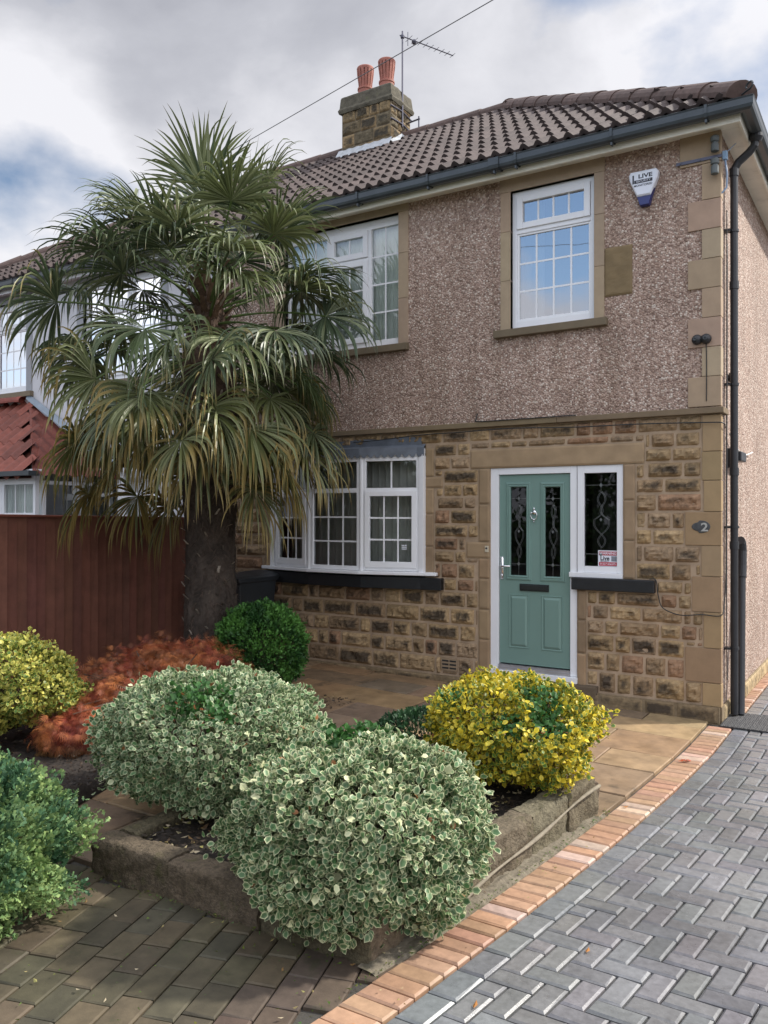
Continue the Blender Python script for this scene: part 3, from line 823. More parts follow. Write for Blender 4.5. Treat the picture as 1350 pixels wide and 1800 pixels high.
def slab_with_holes():
    b = MB(); x0, x1, z0, z1 = -2.141, -1.388, .325, 2.248; y = -.045
    gl = [(-2.021, -1.849, 1.225, 2.124), (-1.651, -1.492, 1.225, 2.118)]
    wall_holes(b, x0, x1, z0, z1, gl, y, .02, TW)
    b.face([TW(x0, y, z0), TW(x1, y, z0), TW(x1, y-.03, z0), TW(x0, y-.03, z0)])
    # moulded beading round each light
    for a, c, d, e in gl:
        prof = [(-.048, .0), (-.044, .009), (-.030, .012), (-.026, .006), (-.018, .006), (-.012, .013), (-.003, .010), (.002, -.008)]
        vs = []; fs = []
        for o, h in prof:
            for (sx, sz) in ((a, d), (c, d), (c, e), (a, e)):
                ox = -o if sx == c else o; oz = -o if sz == e else o
                vs.append(TW(sx+ox, y+h, sz+oz))
        for i in range(len(prof)-1):
            for k in range(4): fs.append((i*4+k, i*4+(k+1) % 4, (i+1)*4+(k+1) % 4, (i+1)*4+k))
        b.add(vs, fs)
    # raised and fielded bottom panels
    for a, c, d, e in [(-2.035, -1.822, .49, 1.03), (-1.683, -1.468, .49, 1.03)]:
        prof = [(0, .0005), (.006, -.008), (.012, -.008), (.045, .004), (.047, .004)]
        vs = []; fs = []
        prof = [(-.003, .001), (.0, .006), (.006, .006), (.012, .001), (.016, .0015), (.036, .0125), (.038, .0128)]
        for o, h in prof:
            for (sx, sz) in ((a, d), (c, d), (c, e), (a, e)):
                ox = -o if sx == c else o; oz = -o if sz == e else o
                vs.append(TW(sx+ox, y+h, sz+oz))
        for i in range(len(prof)-1):
            for k in range(4): fs.append((i*4+k, i*4+(k+1) % 4, (i+1)*4+(k+1) % 4, (i+1)*4+k))
        m_ = (len(prof)-1)*4; fs.append((m_, m_+1, m_+2, m_+3)); b.add(vs, fs)
    return b, gl
b, gl = slab_with_holes()
door = b.build('front_door', M['door'], house)
for a, c, d, e in gl:
    g = MB(); g.face([TW(a, -.058, d), TW(c, -.058, d), TW(c, -.058, e), TW(a, -.058, e)]); g.build('door_pane', M['glass_door'], door)
def came(b, a, c, d, e, y, full=True):
    """leaded scroll pattern of one tall light"""
    xm = (a+c)/2; H = e-d; w = c-a
    r = .0016
    def ln(pts): b.tube([TW(x, y, z) for x, z in pts], r, 5)
    ln([(a, e-.13*H), (c, e-.13*H)]); ln([(a, d+.13*H), (c, d+.13*H)]); ln([(xm, e-.02), (xm, e-.2*H)]); ln([(xm, d), (xm, d+.2*H)])
    for s in (-1, 1):
        for o in (0, .012):
            A = w*.22
            for t0, t1 in ((.2, .5), (.5, .8)):
                pts = []
                for k in range(15):
                    t = t0+(t1-t0)*k/14; ph = (t-t0)/(t1-t0)
                    x = xm+s*(A*math.sin(ph*math.pi*2)*.55+ (A+.0)*.9*(ph if t0 < .4 else 1-ph)**3*1.2)+o
                    pts.append((x, e-t*H))
                ln(pts)
    for zc, q in ((e-.13*H, .022), (d+.13*H, .022), (d+.5*H, .018)):
        b.face([TW(xm-q*.8, y+.003, zc), TW(xm, y+.003, zc-q), TW(xm+q*.8, y+.003, zc), TW(xm, y+.003, zc+q)])
for a, c, d, e in gl:
    g = MB(); came(g, a, c, d, e, -.055); g.build('leaded_pattern', M['leadcame'], door)
g = MB(); came(g, -1.235, -.935, 1.345, 2.245, -.047); g.build('leaded_pattern', M['leadcame'], dfr)
b = MB(); b.box(-1.918, -1.608, .0-.045, -.030, 1.072, 1.143, T); b.box(-1.905, -1.621, -.030, -.024, 1.083, 1.132, T); b.build('letterbox', plain('letterbox_metal', (.03, .035, .035), .3, .1, metallic=.4), door, bevel=.004)
b = MB(); b.box(-2.130, -2.098, -.045, -.036, 1.18, 1.41, T); b.tube([TW(-2.114, -.04, 1.315), TW(-2.114, .0, 1.315), TW(-2.10, .008, 1.316), TW(-2.0, .010, 1.319)], .009, 8); b.lathe((-2.114, .042, 1.22), [(.012, 0), (.012, .012)], 12, 'y'); b.build('door_handle', M['chrome'], door, smooth=True)
b = MB(); yk = -.045
b.lathe((-1.764, .045, 1.865), [(.024, 0), (.026, .006), (.018, .014), (.006, .018)], 18, 'y')
b.tube([TW(-1.764+.033*math.sin(t), -.028, 1.838-.045*math.cos(t)*(1)) for t in np.linspace(-2.3, 2.3, 16)], .005, 7)
b.lathe((-1.764, .030, 1.793), [(.001, -.01), (.012, -.006), (.012, .006), (.001, .01)], 12, 'z')
b.lathe((-1.764, .035, 1.905), [(.001, -.02), (.011, -.012), (.006, 0), (.004, .012)], 12, 'z')
b.lathe((-1.764, .030, 1.772), [(.001, -.01), (.007, 0), (.002, .01)], 10, 'z')
b.build('knocker', M['chrome'], door, smooth=True)
b = MB(); curtain(dfr, -1.30, -.87, 1.3, 2.3, .45, M['dark_room'], .01, .2, 'inner_blind')

# fascia, soffit, gutter -------------------------------------------------
b = MB()
b.box(-6.0, .20, -.20, -.178, 5.215, 5.365); b.box(.178, .20, -.178, 7.3, 5.215, 5.365)
b.box(-6.0, .178, -.178, .02, 5.262, 5.275); b.box(.0, .178, .02, 7.3, 5.262, 5.275)
b.build('fascia_board', M['fascia'], house, bevel=.003)
def gutter_prof(): # (out, z)
    return [(0, 5.365), (0, 5.30), (.012, 5.275), (.04, 5.262), (.085, 5.262), (.108, 5.275), (.116, 5.30), (.116, 5.352), (.122, 5.366), (.116, 5.370), (.108, 5.352), (.108, 5.302), (.082, 5.27), (.04, 5.27), (.008, 5.305), (.008, 5.365)]
def gutter(b, x0, x1, front=True, y0=0, y1=0):
    p = gutter_prof(); n = len(p)
    if front:
        A = [(x0, -.202-o, z) for o, z in p]; B = [(x1+o, -.202-o, z) for o, z in p]
    else:
        A = [(.202+o, -.202-o, z) for o, z in p]; B = [(.202+o, y1, z) for o, z in p]
    b.add(A+B, [(i, (i+1) % n, n+(i+1) % n, n+i) for i in range(n)])
b = MB(); gutter(b, -6.0, .202); gutter(b, 0, 0, False, 0, 7.4)
g_o = b.build('gutter', M['gutter'], house)
b = MB()
gp = g_o
def bracket(x, w=.012):
    pr = [(0, 5.34), (-.004, 5.29), (.01, 5.262), (.04, 5.25), (.09, 5.25), (.118, 5.268), (.128, 5.30), (.128, 5.372), (.112, 5.376)]
    b = MB(); vs = [(xx, -.202-o, z) for xx in (x-w, x+w) for o, z in pr]; n = len(pr)
    b.add(vs, [(i, i+1, n+i+1, n+i) for i in range(n-1)]); b.box(x-.008, x+.008, -.31, -.27, 5.225, 5.251); b.build('gutter_bracket', M['gutter'], gp)
for x in (-5.55, -4.6, -3.68, -2.80, -1.82, -.88, -.06): bracket(x)
bracket(-2.05, .055)

# roof ------------------------------------------------------------------
def zroof(y): return EAVE_Z+RS*(y-EAVE_Y)
def roof_rows(b, a0, a1, T, lim, nrows, total, period=.30):
    """pantile rows; T(along, up, h)->world ; lim(up)->(min,max) of along"""
    ex = total/nrows
    for r in range(nrows):
        s0, s1 = r*ex, (r+1)*ex+.03
        lo, hi = lim(s0+ex*.5)
        lo, hi = max(a0, lo), min(a1, hi)
        if hi-lo < .05: continue
        k0 = round(lo/period*12); k1 = round(hi/period*12)
        vs = []; fs = []; cs = []
        nk = k1-k0+1; jr = random.uniform(-.002, .002)
        tint = {}
        for k in range(k0, k1+1):
            x = k*period/12; ph = (k % 6)/6
            hh = .046*max(0, math.sin(math.pi*min(1, ph/ .62))) if ph < .62 else 0
            key = k//12
            if key not in tint: tint[key] = (random.uniform(.78, 1.22), random.uniform(-.003, .003))
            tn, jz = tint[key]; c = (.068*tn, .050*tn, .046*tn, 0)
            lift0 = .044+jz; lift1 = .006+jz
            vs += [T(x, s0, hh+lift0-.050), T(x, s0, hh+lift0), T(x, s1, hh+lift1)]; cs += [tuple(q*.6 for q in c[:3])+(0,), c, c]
        for i in range(nk-1):
            a = 3*i; c = a+3; fs += [(a, c, c+1, a+1), (a+1, c+1, c+2, a+2)]
        b.add(vs, fs, cs)
sl = math.hypot(1, RS); SL = (RIDGE_Y-EAVE_Y)*sl
nrm = Vector((0, -RS, 1)).normalized()
def Tf(x, s, h): return (x, EAVE_Y+s/sl+nrm.y*h, EAVE_Z+s*RS/sl+nrm.z*h)
def Ts(y, s, h): return (-EAVE_Y-s/sl-nrm.y*h, y, EAVE_Z+s*RS/sl+nrm.z*h)
hipx = lambda s: .25-(.25-HIPX)*s/SL
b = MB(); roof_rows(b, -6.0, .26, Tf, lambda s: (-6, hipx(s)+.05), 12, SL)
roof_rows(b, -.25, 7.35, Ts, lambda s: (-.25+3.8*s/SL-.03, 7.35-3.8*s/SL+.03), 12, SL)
b.cur = (.05, .035, .03, 0)
b.face([(-6, EAVE_Y, EAVE_Z-.04), (.25, EAVE_Y, EAVE_Z-.04), (HIPX, RIDGE_Y, RIDGE_Z-.04), (-6, RIDGE_Y, RIDGE_Z-.04)])
b.face([(.25, EAVE_Y, EAVE_Z-.04), (.25, 7.35, EAVE_Z-.04), (HIPX, RIDGE_Y, RIDGE_Z-.04)])
b.face([(-6, 7.35, EAVE_Z), (.25, 7.35, EAVE_Z), (HIPX, RIDGE_Y, RIDGE_Z-.04), (-6, RIDGE_Y, RIDGE_Z-.04)])
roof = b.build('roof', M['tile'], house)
def ridge_tiles(b, p, q, r=.125, L=.45, n=10, col=(.10, .066, .056), side=None):
    p, q = Vector(p), Vector(q); D = (q-p); T_ = D.length; d = D/T_; sd_ = d.cross(Vector((0, 0, 1))).normalized(); up = sd_.cross(d)
    m = int(T_/L)+1
    for i in range(m):
        a, c = i*L, min(T_, (i+1)*L+.02)
        if a >= T_: break
        k = random.uniform(.8, 1.2); cc = (col[0]*k, col[1]*k, col[2]*k, 0); jz = random.uniform(-.006, .006)
        vs = []; fs = []
        for w_, rr in ((a, r+.012), (c, r)):
            for t in range(n+1):
                th = math.pi*t/n*1.1-.05*math.pi; P = p+d*w_+sd_*math.cos(th)*rr+up*(math.sin(th)*rr*.85+jz-.02)
                vs.append(P)
        for t in range(n): fs.append((t, t+1, n+2+t, n+1+t))
        fs.append(tuple(range(n+1)))
        b.add(vs, fs, [cc]*len(vs))
b = MB()
ridge_tiles(b, (HIPX, RIDGE_Y, RIDGE_Z+.03), (-6.1, RIDGE_Y, RIDGE_Z+.03), r=.13)
ridge_tiles(b, (.22, EAVE_Y+.03, EAVE_Z+.055), (HIPX, RIDGE_Y, RIDGE_Z+.06), r=.14)
b.build('ridge_tiles', M['tile'], roof)
b = MB()   # hip iron hook
pts = [(.20, -.20, 5.43), (.27, -.27, 5.43)]+[(.285+.03*math.sin(t), -.285-.03*math.sin(t), 5.46-.03*math.cos(t)) for t in np.linspace(0, 5, 10)]
b.tube(pts, .008, 6); b.build('hip_iron', M['gutter'], roof)

# chimney ------------------------------------------------------------------
cx0, cx1, cy0, cy1 = -6.29, -5.37, 3.12, 3.72
b = MB(); b.cur = (.16, .13, .09, 0); b.box(cx0, cx1, cy0, cy1, 7.1, 8.36)
def chst(b, x0, x1, z0, z1, T, y0):
    zc = z0
    while zc < z1-.05:
        h = random.uniform(.13, .21); h = min(h, z1-zc)
        x = x0
        while x < x1-.01:
            w = random.uniform(.16, .36); w = min(w, x1-x)
            if x1-(x+w) < .1: w = x1-x
            stone(b, x+.006, x+w-.006, zc+.006, zc+h-.006, y=y0-.006, T=T, rough=.5, base=random.choice([(.22, .16, .085), (.13, .105, .065), (.17, .13, .075), (.27, .19, .10)]), dark=random.uniform(-.05, .5))
            x += w
        zc += h
chst(b, cx0, cx1, 7.4, 8.34, TW, cy0)
chst(b, cy0, cy1, 7.4, 8.34, lambda u, d, z: (d, u, z), -cx1)
chim = b.build('chimney', M['chim'], house)
b = MB()
def capf(u, v):
    pr = [(0, 8.30), (.035, 8.31), (.045, 8.34), (.05, 8.36), (.03, 8.40), (.018, 8.55), (.01, 8.575), (-.02, 8.60), (-.20, 8.62)]
    o, z = pr[int(round(v*8))]; k = u*4; s = int(k) % 4; f = k-int(k)
    cr = [(cx0-o, cy0-o), (cx1+o, cy0-o), (cx1+o, cy1+o), (cx0-o, cy1+o)]; A, B = cr[s], cr[(s+1) % 4]
    x, y = A[0]+(B[0]-A[0])*f, A[1]+(B[1]-A[1])*f; j = .012*noise.noise(Vector((x*9, y*9, z*9)))
    return (x+j, y+j, z+j)
b.cur = (.10, .09, .065, 0); b.grid(capf, 80, 8); b.box(cx0+.15, cx1-.15, cy0+.15, cy1-.15, 8.58, 8.615); b.build('cap_stone', M['chim'], chim)
def pot(x, y, zt):
    b = MB(); z0 = 8.60; n = 32; H = zt-z0
    b.lathe((x, y, z0), [(.118, 0), (.118, H*.30), (.128, H*.31), (.128, H*.36), (.108, H*.37), (.106, H*.40)], n)
    b.lathe((x, y, z0), [(.10, H*.3), (.10, H*.36), (.11, H*.96), (.05, H*.97)], 16)
    # louvred crown: tapering ribs with slots between them
    for k in range(14):
        th = 2*math.pi*k/14; dth = .165
        vs = []
        for hh, rr in ((H*.38, .108), (H*.55, .118), (H*.80, .136), (H*.93, .140)):
            for t in (th-dth, th+dth):
                for r_ in (rr-.022, rr): vs.append((x+r_*math.cos(t), y+r_*math.sin(t), z0+hh))
        fs = []
        for i in range(3):
            a = i*4; c = a+4
            fs += [(a+1, a+3, c+3, c+1), (a, a+1, c+1, c), (a+3, a+2, c+2, c+3), (a+2, a, c, c+2)]
        b.add(vs, fs)
    b.lathe((x, y, z0), [(.139, H*.91), (.142, H*.97), (.134, H), (.09, H*1.0), (.02, H*.99)], n)
    return b.build('chimney_pot', M['terracotta'], chim)
pot(-6.04, 3.42, 9.13); pot(-5.63, 3.42, 9.13)
b = MB()
b.grid(lambda u, v: (cx0-.05+(cx1-cx0+.10)*u, cy0-.03-.10*(1-v), zroof(cy0-.10*(1-v))+.06+.07*v*1.2+.006*math.sin(u*40)), 30, 3)
b.grid(lambda u, v: (cx1+.02+.08*(1-v), cy0-.05+(cy1-cy0)*u, zroof(cy0-.05+(cy1-cy0)*u)+.06+.07*v), 20, 3)
b.build('flashing', plain('pale_flashing', (.42, .44, .46), .6, .2, 12, .3, 40), chim)

# downpipe -----------------------------------------------------------------
b = MB(); px_, py_ = .075, .27
b.tube([(px_, py_, .03), (px_, py_, 4.96)], .034, 16)
b.tube([(px_, py_, 4.94), (px_, py_, 4.99), (.11, py_, 5.05), (.20, py_, 5.12), (.245, py_, 5.17), (.26, py_, 5.26)], .036, 14)
for z in (1.53, 3.9, 4.93, 2.2): b.tube([(px_, py_, z), (px_, py_, z+.07)], .041, 16)
b.lathe((.26, py_, 5.2), [(.04, 0), (.06, .04), (.06, .07)], 16)
dp = b.build('downpipe', M['blackpipe'], house, smooth=False)
for z in (.62, 1.72, 3.02, 4.42):
    b = MB(); b.tube([(px_, py_, z), (px_, py_, z+.022)], .042, 14); b.box(.0, .05, py_-.075, py_+.0, z, z+.02)
    b.build('pipe_bracket', M['blackpipe'], dp)
# air vent
b = MB(); b.cur = (.30, .22, .14, 0); b.box(-2.80, -2.605, -.004, .05, .185, .325)
for i, zz in enumerate((.205, .238, .271)):
    pass
v_o = b.build('air_brick', M['dressed'], house, bevel=.004)
b = MB()
for col in (0, 1):
    for r_ in range(3): b.box(-2.785+col*.09, -2.785+col*.09+.075, -.0065, -.0045, .205+.038*r_, .222+.038*r_)
b.build('vent_slots', M['wire'], v_o)
# house number on a dark oval slate
b = MB(); cx, cz = -.160, 1.735
def lensf(k): return (cx+.082*math.cos(k), cz+.058*math.sin(k)*(1 if math.cos(k) > -.2 else .75))
ring = [lensf(2*math.pi*i/36) for i in range(36)]
for i in range(36):
    a, c = ring[i], ring[(i+1) % 36]; m_ = lambda p, s: (cx+(p[0]-cx)*s, cz+(p[1]-cz)*s)
    b.face([TW(a[0], .002, a[1]), TW(c[0], .002, c[1]), TW(*((lambda q: (q[0], .011, q[1]))(m_(c, .9)))), TW(*((lambda q: (q[0], .011, q[1]))(m_(a, .9))))])
    q1, q2 = m_(a, .9), m_(c, .9); b.face([TW(q1[0], .011, q1[1]), TW(q2[0], .011, q2[1]), TW(cx, .013, cz)])
plq = b.build('number_plaque', plain('slate_plaque', (.06, .062, .065), .45, .3, 30, .4, 40), house)
def text(s, size, loc, rotz, mat, parent, name, ext=.001, align='CENTER', bold=0, sx=1):
    c = bpy.data.curves.new('t', 'FONT'); c.body = s; c.size = size; c.extrude = ext; c.align_x = align; c.align_y = 'CENTER'; c.offset = bold
    o = bpy.data.objects.new('t', c); COL.objects.link(o)
    dg = bpy.context.evaluated_depsgraph_get(); me = bpy.data.meshes.new_from_object(o.evaluated_get(dg))
    bpy.data.objects.remove(o); 
    Rm = Matrix.Translation(Vector(loc)) @ Matrix.Rotation(rotz, 4, 'Z') @ Matrix.Rotation(R(90), 4, 'X') @ Matrix.Diagonal((sx, 1, 1, 1))
    me.transform(Rm); me.materials.clear(); me.materials.append(mat)
    o = bpy.data.objects.new(name, me); COL.objects.link(o); link_to(o, parent); return o
text('2', .105, (-.128, -.0135, 1.728), 0, plain('number_paint', (.4, .4, .37), .6, .2, 40), plq, 'number', .0015, bold=.002, sx=1.2)
# window sticker
b = MB(); b.box(-1.113, -.926, .046, .0485, 1.348, 1.50); stk = tag(b.build('window_sticker', M['white_plastic']), 'red white and grey security warning sticker in the lower corner of the sidelight', 'sticker')
b = MB(); b.box(-1.104, -.930, .0445, .0455, 1.452, 1.490); b.box(-1.104, -.930, .0445, .0455, 1.352, 1.388); b.build('red_band', M['red_print'], stk)
b = MB(); b.box(-.985, -.930, .0445, .0455, 1.395, 1.446); b.build('grey_panel', plain('grey_print', (.3, .33, .38), .5, 0), stk)
text('WARNING', .034, (-1.018, .044, 1.471), 0, M['white_plastic'], stk, 'lettering', .0003, bold=.0005)
text('Live', .055, (-1.047, .044, 1.424), 0, M['navy'], stk, 'lettering', .0003, bold=.001)
text('SECURITY', .019, (-1.047, .044, 1.397), 0, M['navy'], stk, 'lettering', .0003)
text('01227 656575', .026, (-1.018, .044, 1.370), 0, M['white_plastic'], stk, 'lettering', .0003)
for i in range(4): text('monitored' if i % 2 else 'alarm 24hr', .011, (-.958, .044, 1.438-.011*i), 0, M['navy'], stk, 'lettering', .0002)
# small sticker inside the right bay light
L_, Tb = facetT(*fac[2])
b = MB()
for z in (1.462, 1.482, 1.502): b.box(.465, .525, -.018, -.0175, z, z+.010, Tb)
tag(b.build('window_sticker', M['white_plastic']), 'tiny pale sticker inside the bottom right pane of the bay window', 'sticker')

# ------------------------------------------------------------ things fixed on the wall
# alarm box
al = empty('alarm_box', (-.655, 0, 4.7), 'white and blue shield shaped burglar alarm box on the upper pebbledash wall', 'alarm box')
def shield(b, pts, d0, d1, inset):
    n = len(pts); c = Vector((sum(p[0] for p in pts)/n, sum(p[1] for p in pts)/n))
    A = [TW(x, d0, z) for x, z in pts]; B = [TW(x, d1-.012, z) for x, z in pts]
    Cc = [TW(c.x+(x-c.x)*inset, d1, c.y+(z-c.y)*inset) for x, z in pts]
    b.add(A+B+Cc, [(i, (i+1) % n, n+(i+1) % n, n+i) for i in range(n)]+[(n+i, n+(i+1) % n, 2*n+(i+1) % n, 2*n+i) for i in range(n)]+[tuple(range(2*n, 3*n))])
b = MB(); shield(b, [(-.79, 5.00), (-.775, 5.03), (-.54, 5.03), (-.517, 5.00), (-.525, 4.95), (-.588, 4.795), (-.715, 4.795), (-.782, 4.95)], .012, .072, .90); b.build('cover', M['white_plastic'], al, bevel=.004)
b = MB(); shield(b, [(-.783, 4.99), (-.522, 4.99), (-.607, 4.71), (-.690, 4.71)], .0, .055, .94); b.build('blue_base', M['blue_plastic'], al)
text('LIVE', .052, (-.635, -.0725, 4.975), 0, M['navy'], al, 'lettering', .0006, bold=.0015, sx=1.35)
text('MONITORED', .026, (-.655, -.0725, 4.893), 0, M['navy'], al, 'lettering', .0006, bold=.0006, sx=1.1)
b = MB(); b.box(-.735, -.57, -.0735, -.072, 4.915, 4.945); b.box(-.752, -.738, -.0735, -.072, 4.915, 4.995); b.build('printed_bar', M['navy'], al)
text('SECURITY', .024, (-.652, -.0742, 4.930), 0, M['white_plastic'], al, 'lettering', .0004, sx=1.25)
# twin cameras
for x in (-.188, -.112):
    c_ = empty('security_camera', (x, 0, 3.415), 'black dome camera on the corner quoins, %s of the pair' % ('left' if x < -.15 else 'right, above its hanging wire'), 'camera', 'dome cameras on the corner')
    b = MB(); b.lathe((x, -.016, 3.415), [(.046, 0), (.046, .015), (.043, .03), (.034, .045), (.018, .053), (.001, .056)], 20, 'y'); b.build('housing', M['blackpipe'], c_, smooth=True)
    b = MB(); b.lathe((x+(.0 if x > -.15 else -.012), -.062, 3.415), [(.017, 0), (.017, .013), (.010, .014), (.009, .008), (.001, .008)], 14, 'y'); b.build('lens', M['gutter'], c_, smooth=True)
def cable(name, pts, r, mat, label, cat='cable', group=None):
    P = [Vector(p) for p in pts]; out = []
    for i in range(len(P)-1):
        p0, p1, p2, p3 = P[max(0, i-1)], P[i], P[i+1], P[min(len(P)-1, i+2)]
        for k in range(8):
            t = k/8; out.append(.5*((2*p1)+(p2-p0)*t+(2*p0-5*p1+4*p2-p3)*t*t+(3*p1-p0-3*p2+p3)*t**3))
    out.append(P[-1]); b = MB(); b.tube(out, r, 6)
    return tag(b.build(name, mat, smooth=True), label, cat, group)
cable('camera_cable', [(-.11, -.022, 3.37), (-.108, -.022, 3.1), (-.11, -.022, 2.86)], .004, M['wire'], 'thin black wire hanging straight down from the twin cameras')
cable('wall_cable', [(-3.9, -.05, 2.66), (-3.55, -.06, 2.67), (-3.0, -.065, 2.70), (-2.6, -.05, 2.705), (-2.0, -.05, 2.715), (-1.3, -.05, 2.69), (-.7, -.05, 2.685), (-.1, -.045, 2.665), (.03, -.03, 2.655), (.03, .08, 2.62)], .006, M['wire'], 'long black cable running under the string course above the door')
cable('wall_cable', [(-2.36, -.03, 2.89), (-2.37, -.045, 2.83), (-2.33, -.055, 2.806), (-1.9, -.058, 2.803), (-1.3, -.055, 2.806)], .006, M['wire'], 'short black cable with a hooked end lying on the string course')
cable('wall_cable', [(-.60, -.06, 1.25), (-.54, -.065, 1.24), (-.52, -.06, 1.1), (-.48, -.05, .99), (-.33, -.04, .935), (-.15, -.03, .95), (.01, -.02, .95), (.025, .05, 1.05), (.03, .12, 1.3), (.03, .14, 2.0), (.03, .16, 3.2), (.03, .17, 4.6)], .005, M['wire'], 'black cable drooping from the sidelight sill round the corner and up the wall')
cable('wall_cable', [(.03, .17, .35), (.03, .15, 1.2), (.03, .17, 2.6), (.03, .19, 4.3)], .005, M['wire'], 'thin vertical black cable beside the downpipe')
cable('white_cable', [(.03, .30, 2.59), (.035, .45, 2.53), (.04, .75, 2.46), (.04, 1.1, 2.44), (.04, 1.6, 2.5)], .007, M['wirewhite'], 'white cable looping across the side wall')
# bar bracket with two insulators
br = empty('insulator_bracket', (-.1, 0, 5.0), 'metal bar bracket with two stacked dark grey insulators under the eaves corner', 'bracket')
b = MB(); b.box(-.37, .02, -.028, -.016, 5.015, 5.042)
for x in (-.33, -.16): b.lathe((x, -.028, 5.028), [(.008, 0), (.008, .006)], 8, 'y')
b.build('bar', M['aerial'], br)
for z in (5.06, 4.86):
    b = MB(); b.lathe((-.03, -.065, z), [(.032, 0), (.034, .01), (.034, .065), (.026, .07), (.024, .08), (.036, .088), (.038, .125), (.03, .135), (.01, .14)], 18)
    b.build('insulator', plain('insulator_grey', (.10, .115, .115), .5, .1), br, smooth=False)
cb = empty('cable_clamp', (.05, .05, 4.95), 'pale blue cable clamp hanging on wires beside the downpipe top', 'clamp')
b = MB(); b.box(.02, .06, .0, .05, 5.00, 5.075); b.build('body', plain('blue_grey_clamp', (.25, .38, .52), .5, .1), cb, bevel=.004)
b = MB(); b.tube([(.04, .02, 5.01), (.055, .03, 4.88), (.05, .04, 4.76), (.02, .03, 4.72), (-.01, 0, 4.69)], .009, 8); b.tube([(.04, .02, 5.06), (.07, .1, 5.12), (.10, .2, 5.2)], .004, 6); b.build('strap', plain('blue_grey_strap', (.25, .33, .45), .5, .1), cb, smooth=True)
# doorbell
b = MB(); b.box(-2.285, -2.245, -.014, .0, 1.455, 1.52); db = tag(b.build('doorbell', plain('cream_plastic', (.55, .5, .38), .4, .05), bevel=.004), 'small cream doorbell on the stone jamb left of the green door', 'doorbell')
b = MB(); b.lathe((-2.265, -.014, 1.495), [(.011, 0), (.010, .004), (.001, .005)], 12, 'y'); b.build('button', M['navy'], db)
# bracket with lamp on the side wall, small dome beside the pipe
fl = empty('wall_tap_bracket', (.05, .45, 2.42), 'black stubby floodlight bracket on the side wall beside the downpipe', 'wall light')
b = MB(); b.box(.0, .03, .36, .46, 2.28, 2.46); b.build('back_plate', M['blackpipe'], fl, bevel=.005)
b = MB(); b.box(.03, .12, .38, .66, 2.34, 2.43); b.build('lamp_head', M['blackpipe'], fl, bevel=.01)
b = MB(); b.lathe((.03, .42, 3.12), [(.045, -.02), (.05, 0), (.04, .03), (.01, .045)], 16, 'x'); tag(b.build('sensor', M['blackpipe'], smooth=True), 'small black dome sensor on the side wall just behind the downpipe', 'sensor')
# loose pipe leaning on the side wall
lp = empty('loose_pipe', (.06, .5, 0), 'loose black drainpipe with a bent end leaning against the side wall behind the downpipe', 'pipe')
b = MB(); b.tube([(.12, .33, .02), (.075, .70, 1.30)], .034, 14); b.build('tube', M['blackpipe'], lp, smooth=False)
b = MB(); b.tube([(.077, .68, 1.25), (.075, .71, 1.36), (.073, .73, 1.50), (.07, .71, 1.58), (.068, .66, 1.60)], .041, 14); b.build('bend', M['blackpipe'], lp)
# mat on the ground at the corner
b = MB()
def mt(u, v):
    x, y = .03+.62*u, -.17+.60*v; return (x+.0*y, y, .014+.004*(math.sin(u*120)*math.sin(v*120)))
b.grid(mt, 90, 90); b.box(.025, .655, -.176, .436, .001, .012)
tag(b.build('rubber_mat', M['mat']), 'black ribbed rubber mat on the paving at the foot of the downpipe', 'mat')

# tv aerial
ar = empty('tv_aerial', (-5.33, 3.45, 8.3), 'thin rooftop television aerial on a mast strapped to the chimney', 'aerial')
mx_, my_ = -5.335, 3.42
b = MB(); b.tube([(mx_, my_, 8.0), (mx_, my_, 9.52)], .014, 8); b.build('mast', M['aerial'], ar)
b = MB(); b.tube([(cx1+.02, cy0-.02, 8.22), (mx_, my_, 8.24), (cx1+.02, cy1+.02, 8.22)], .012, 6); b.tube([(cx1+.02, cy0-.02, 8.02), (mx_, my_, 8.04), (cx1+.02, cy1+.02, 8.02)], .012, 6)
b.tube([(cx1, cy1-.1, 8.14), (cx1+.24, cy1-.1, 8.16)], .013, 6); b.tube([(cx1+.22, cy1-.1, 8.2), (cx1+.22, cy1-.1, 7.84)], .013, 6); b.tube([(cx1, cy1-.1, 7.88), (cx1+.24, cy1-.1, 7.90)], .013, 6); b.build('bracket', M['aerial'], ar)
b = MB(); d = Vector((.454, .876, -.03)).normalized(); p0 = Vector((mx_, my_, 9.44)); L = .98
side_ = Vector((.876, -.454, .0)).normalized()
b.tube([p0-d*.05, p0+d*L], .009, 6)
for k in range(9):
    c = p0+d*(.12+.106*k); hl = .075 if k > 1 else .10; b.tube([c-side_*hl, c+side_*hl], .004, 5)
b.lathe(tuple(p0+Vector((0, 0, -.03))), [(.03, 0), (.035, .03), (.02, .06)], 10)
c = p0+d*.22; b.lathe((c.x, c.y, c.z-.05), [(.03, 0), (.045, .03), (.03, .06)], 10)
c = p0+d*.10; b.tube([c+Vector((0, 0, .10)), c-Vector((0, 0, .12))], .006, 5); b.build('antenna', M['aerial'], ar)
# overhead line from the neighbour's eaves towards a pole across the road
P1, P2 = Vector((-9.6, -.25, 5.50)), Vector((-.30, -2.90, 5.29))
b = MB(); b.tube([P1.lerp(P2, t) + Vector((0, 0, .0)) for t in np.linspace(0, 2.2, 12)], .0035, 5)
tag(b.build('overhead_wire', plain('overhead_wire', (.16, .16, .17), .6, 0)), 'thin telephone wire crossing the sky above the roof in front of the chimney', 'wire')

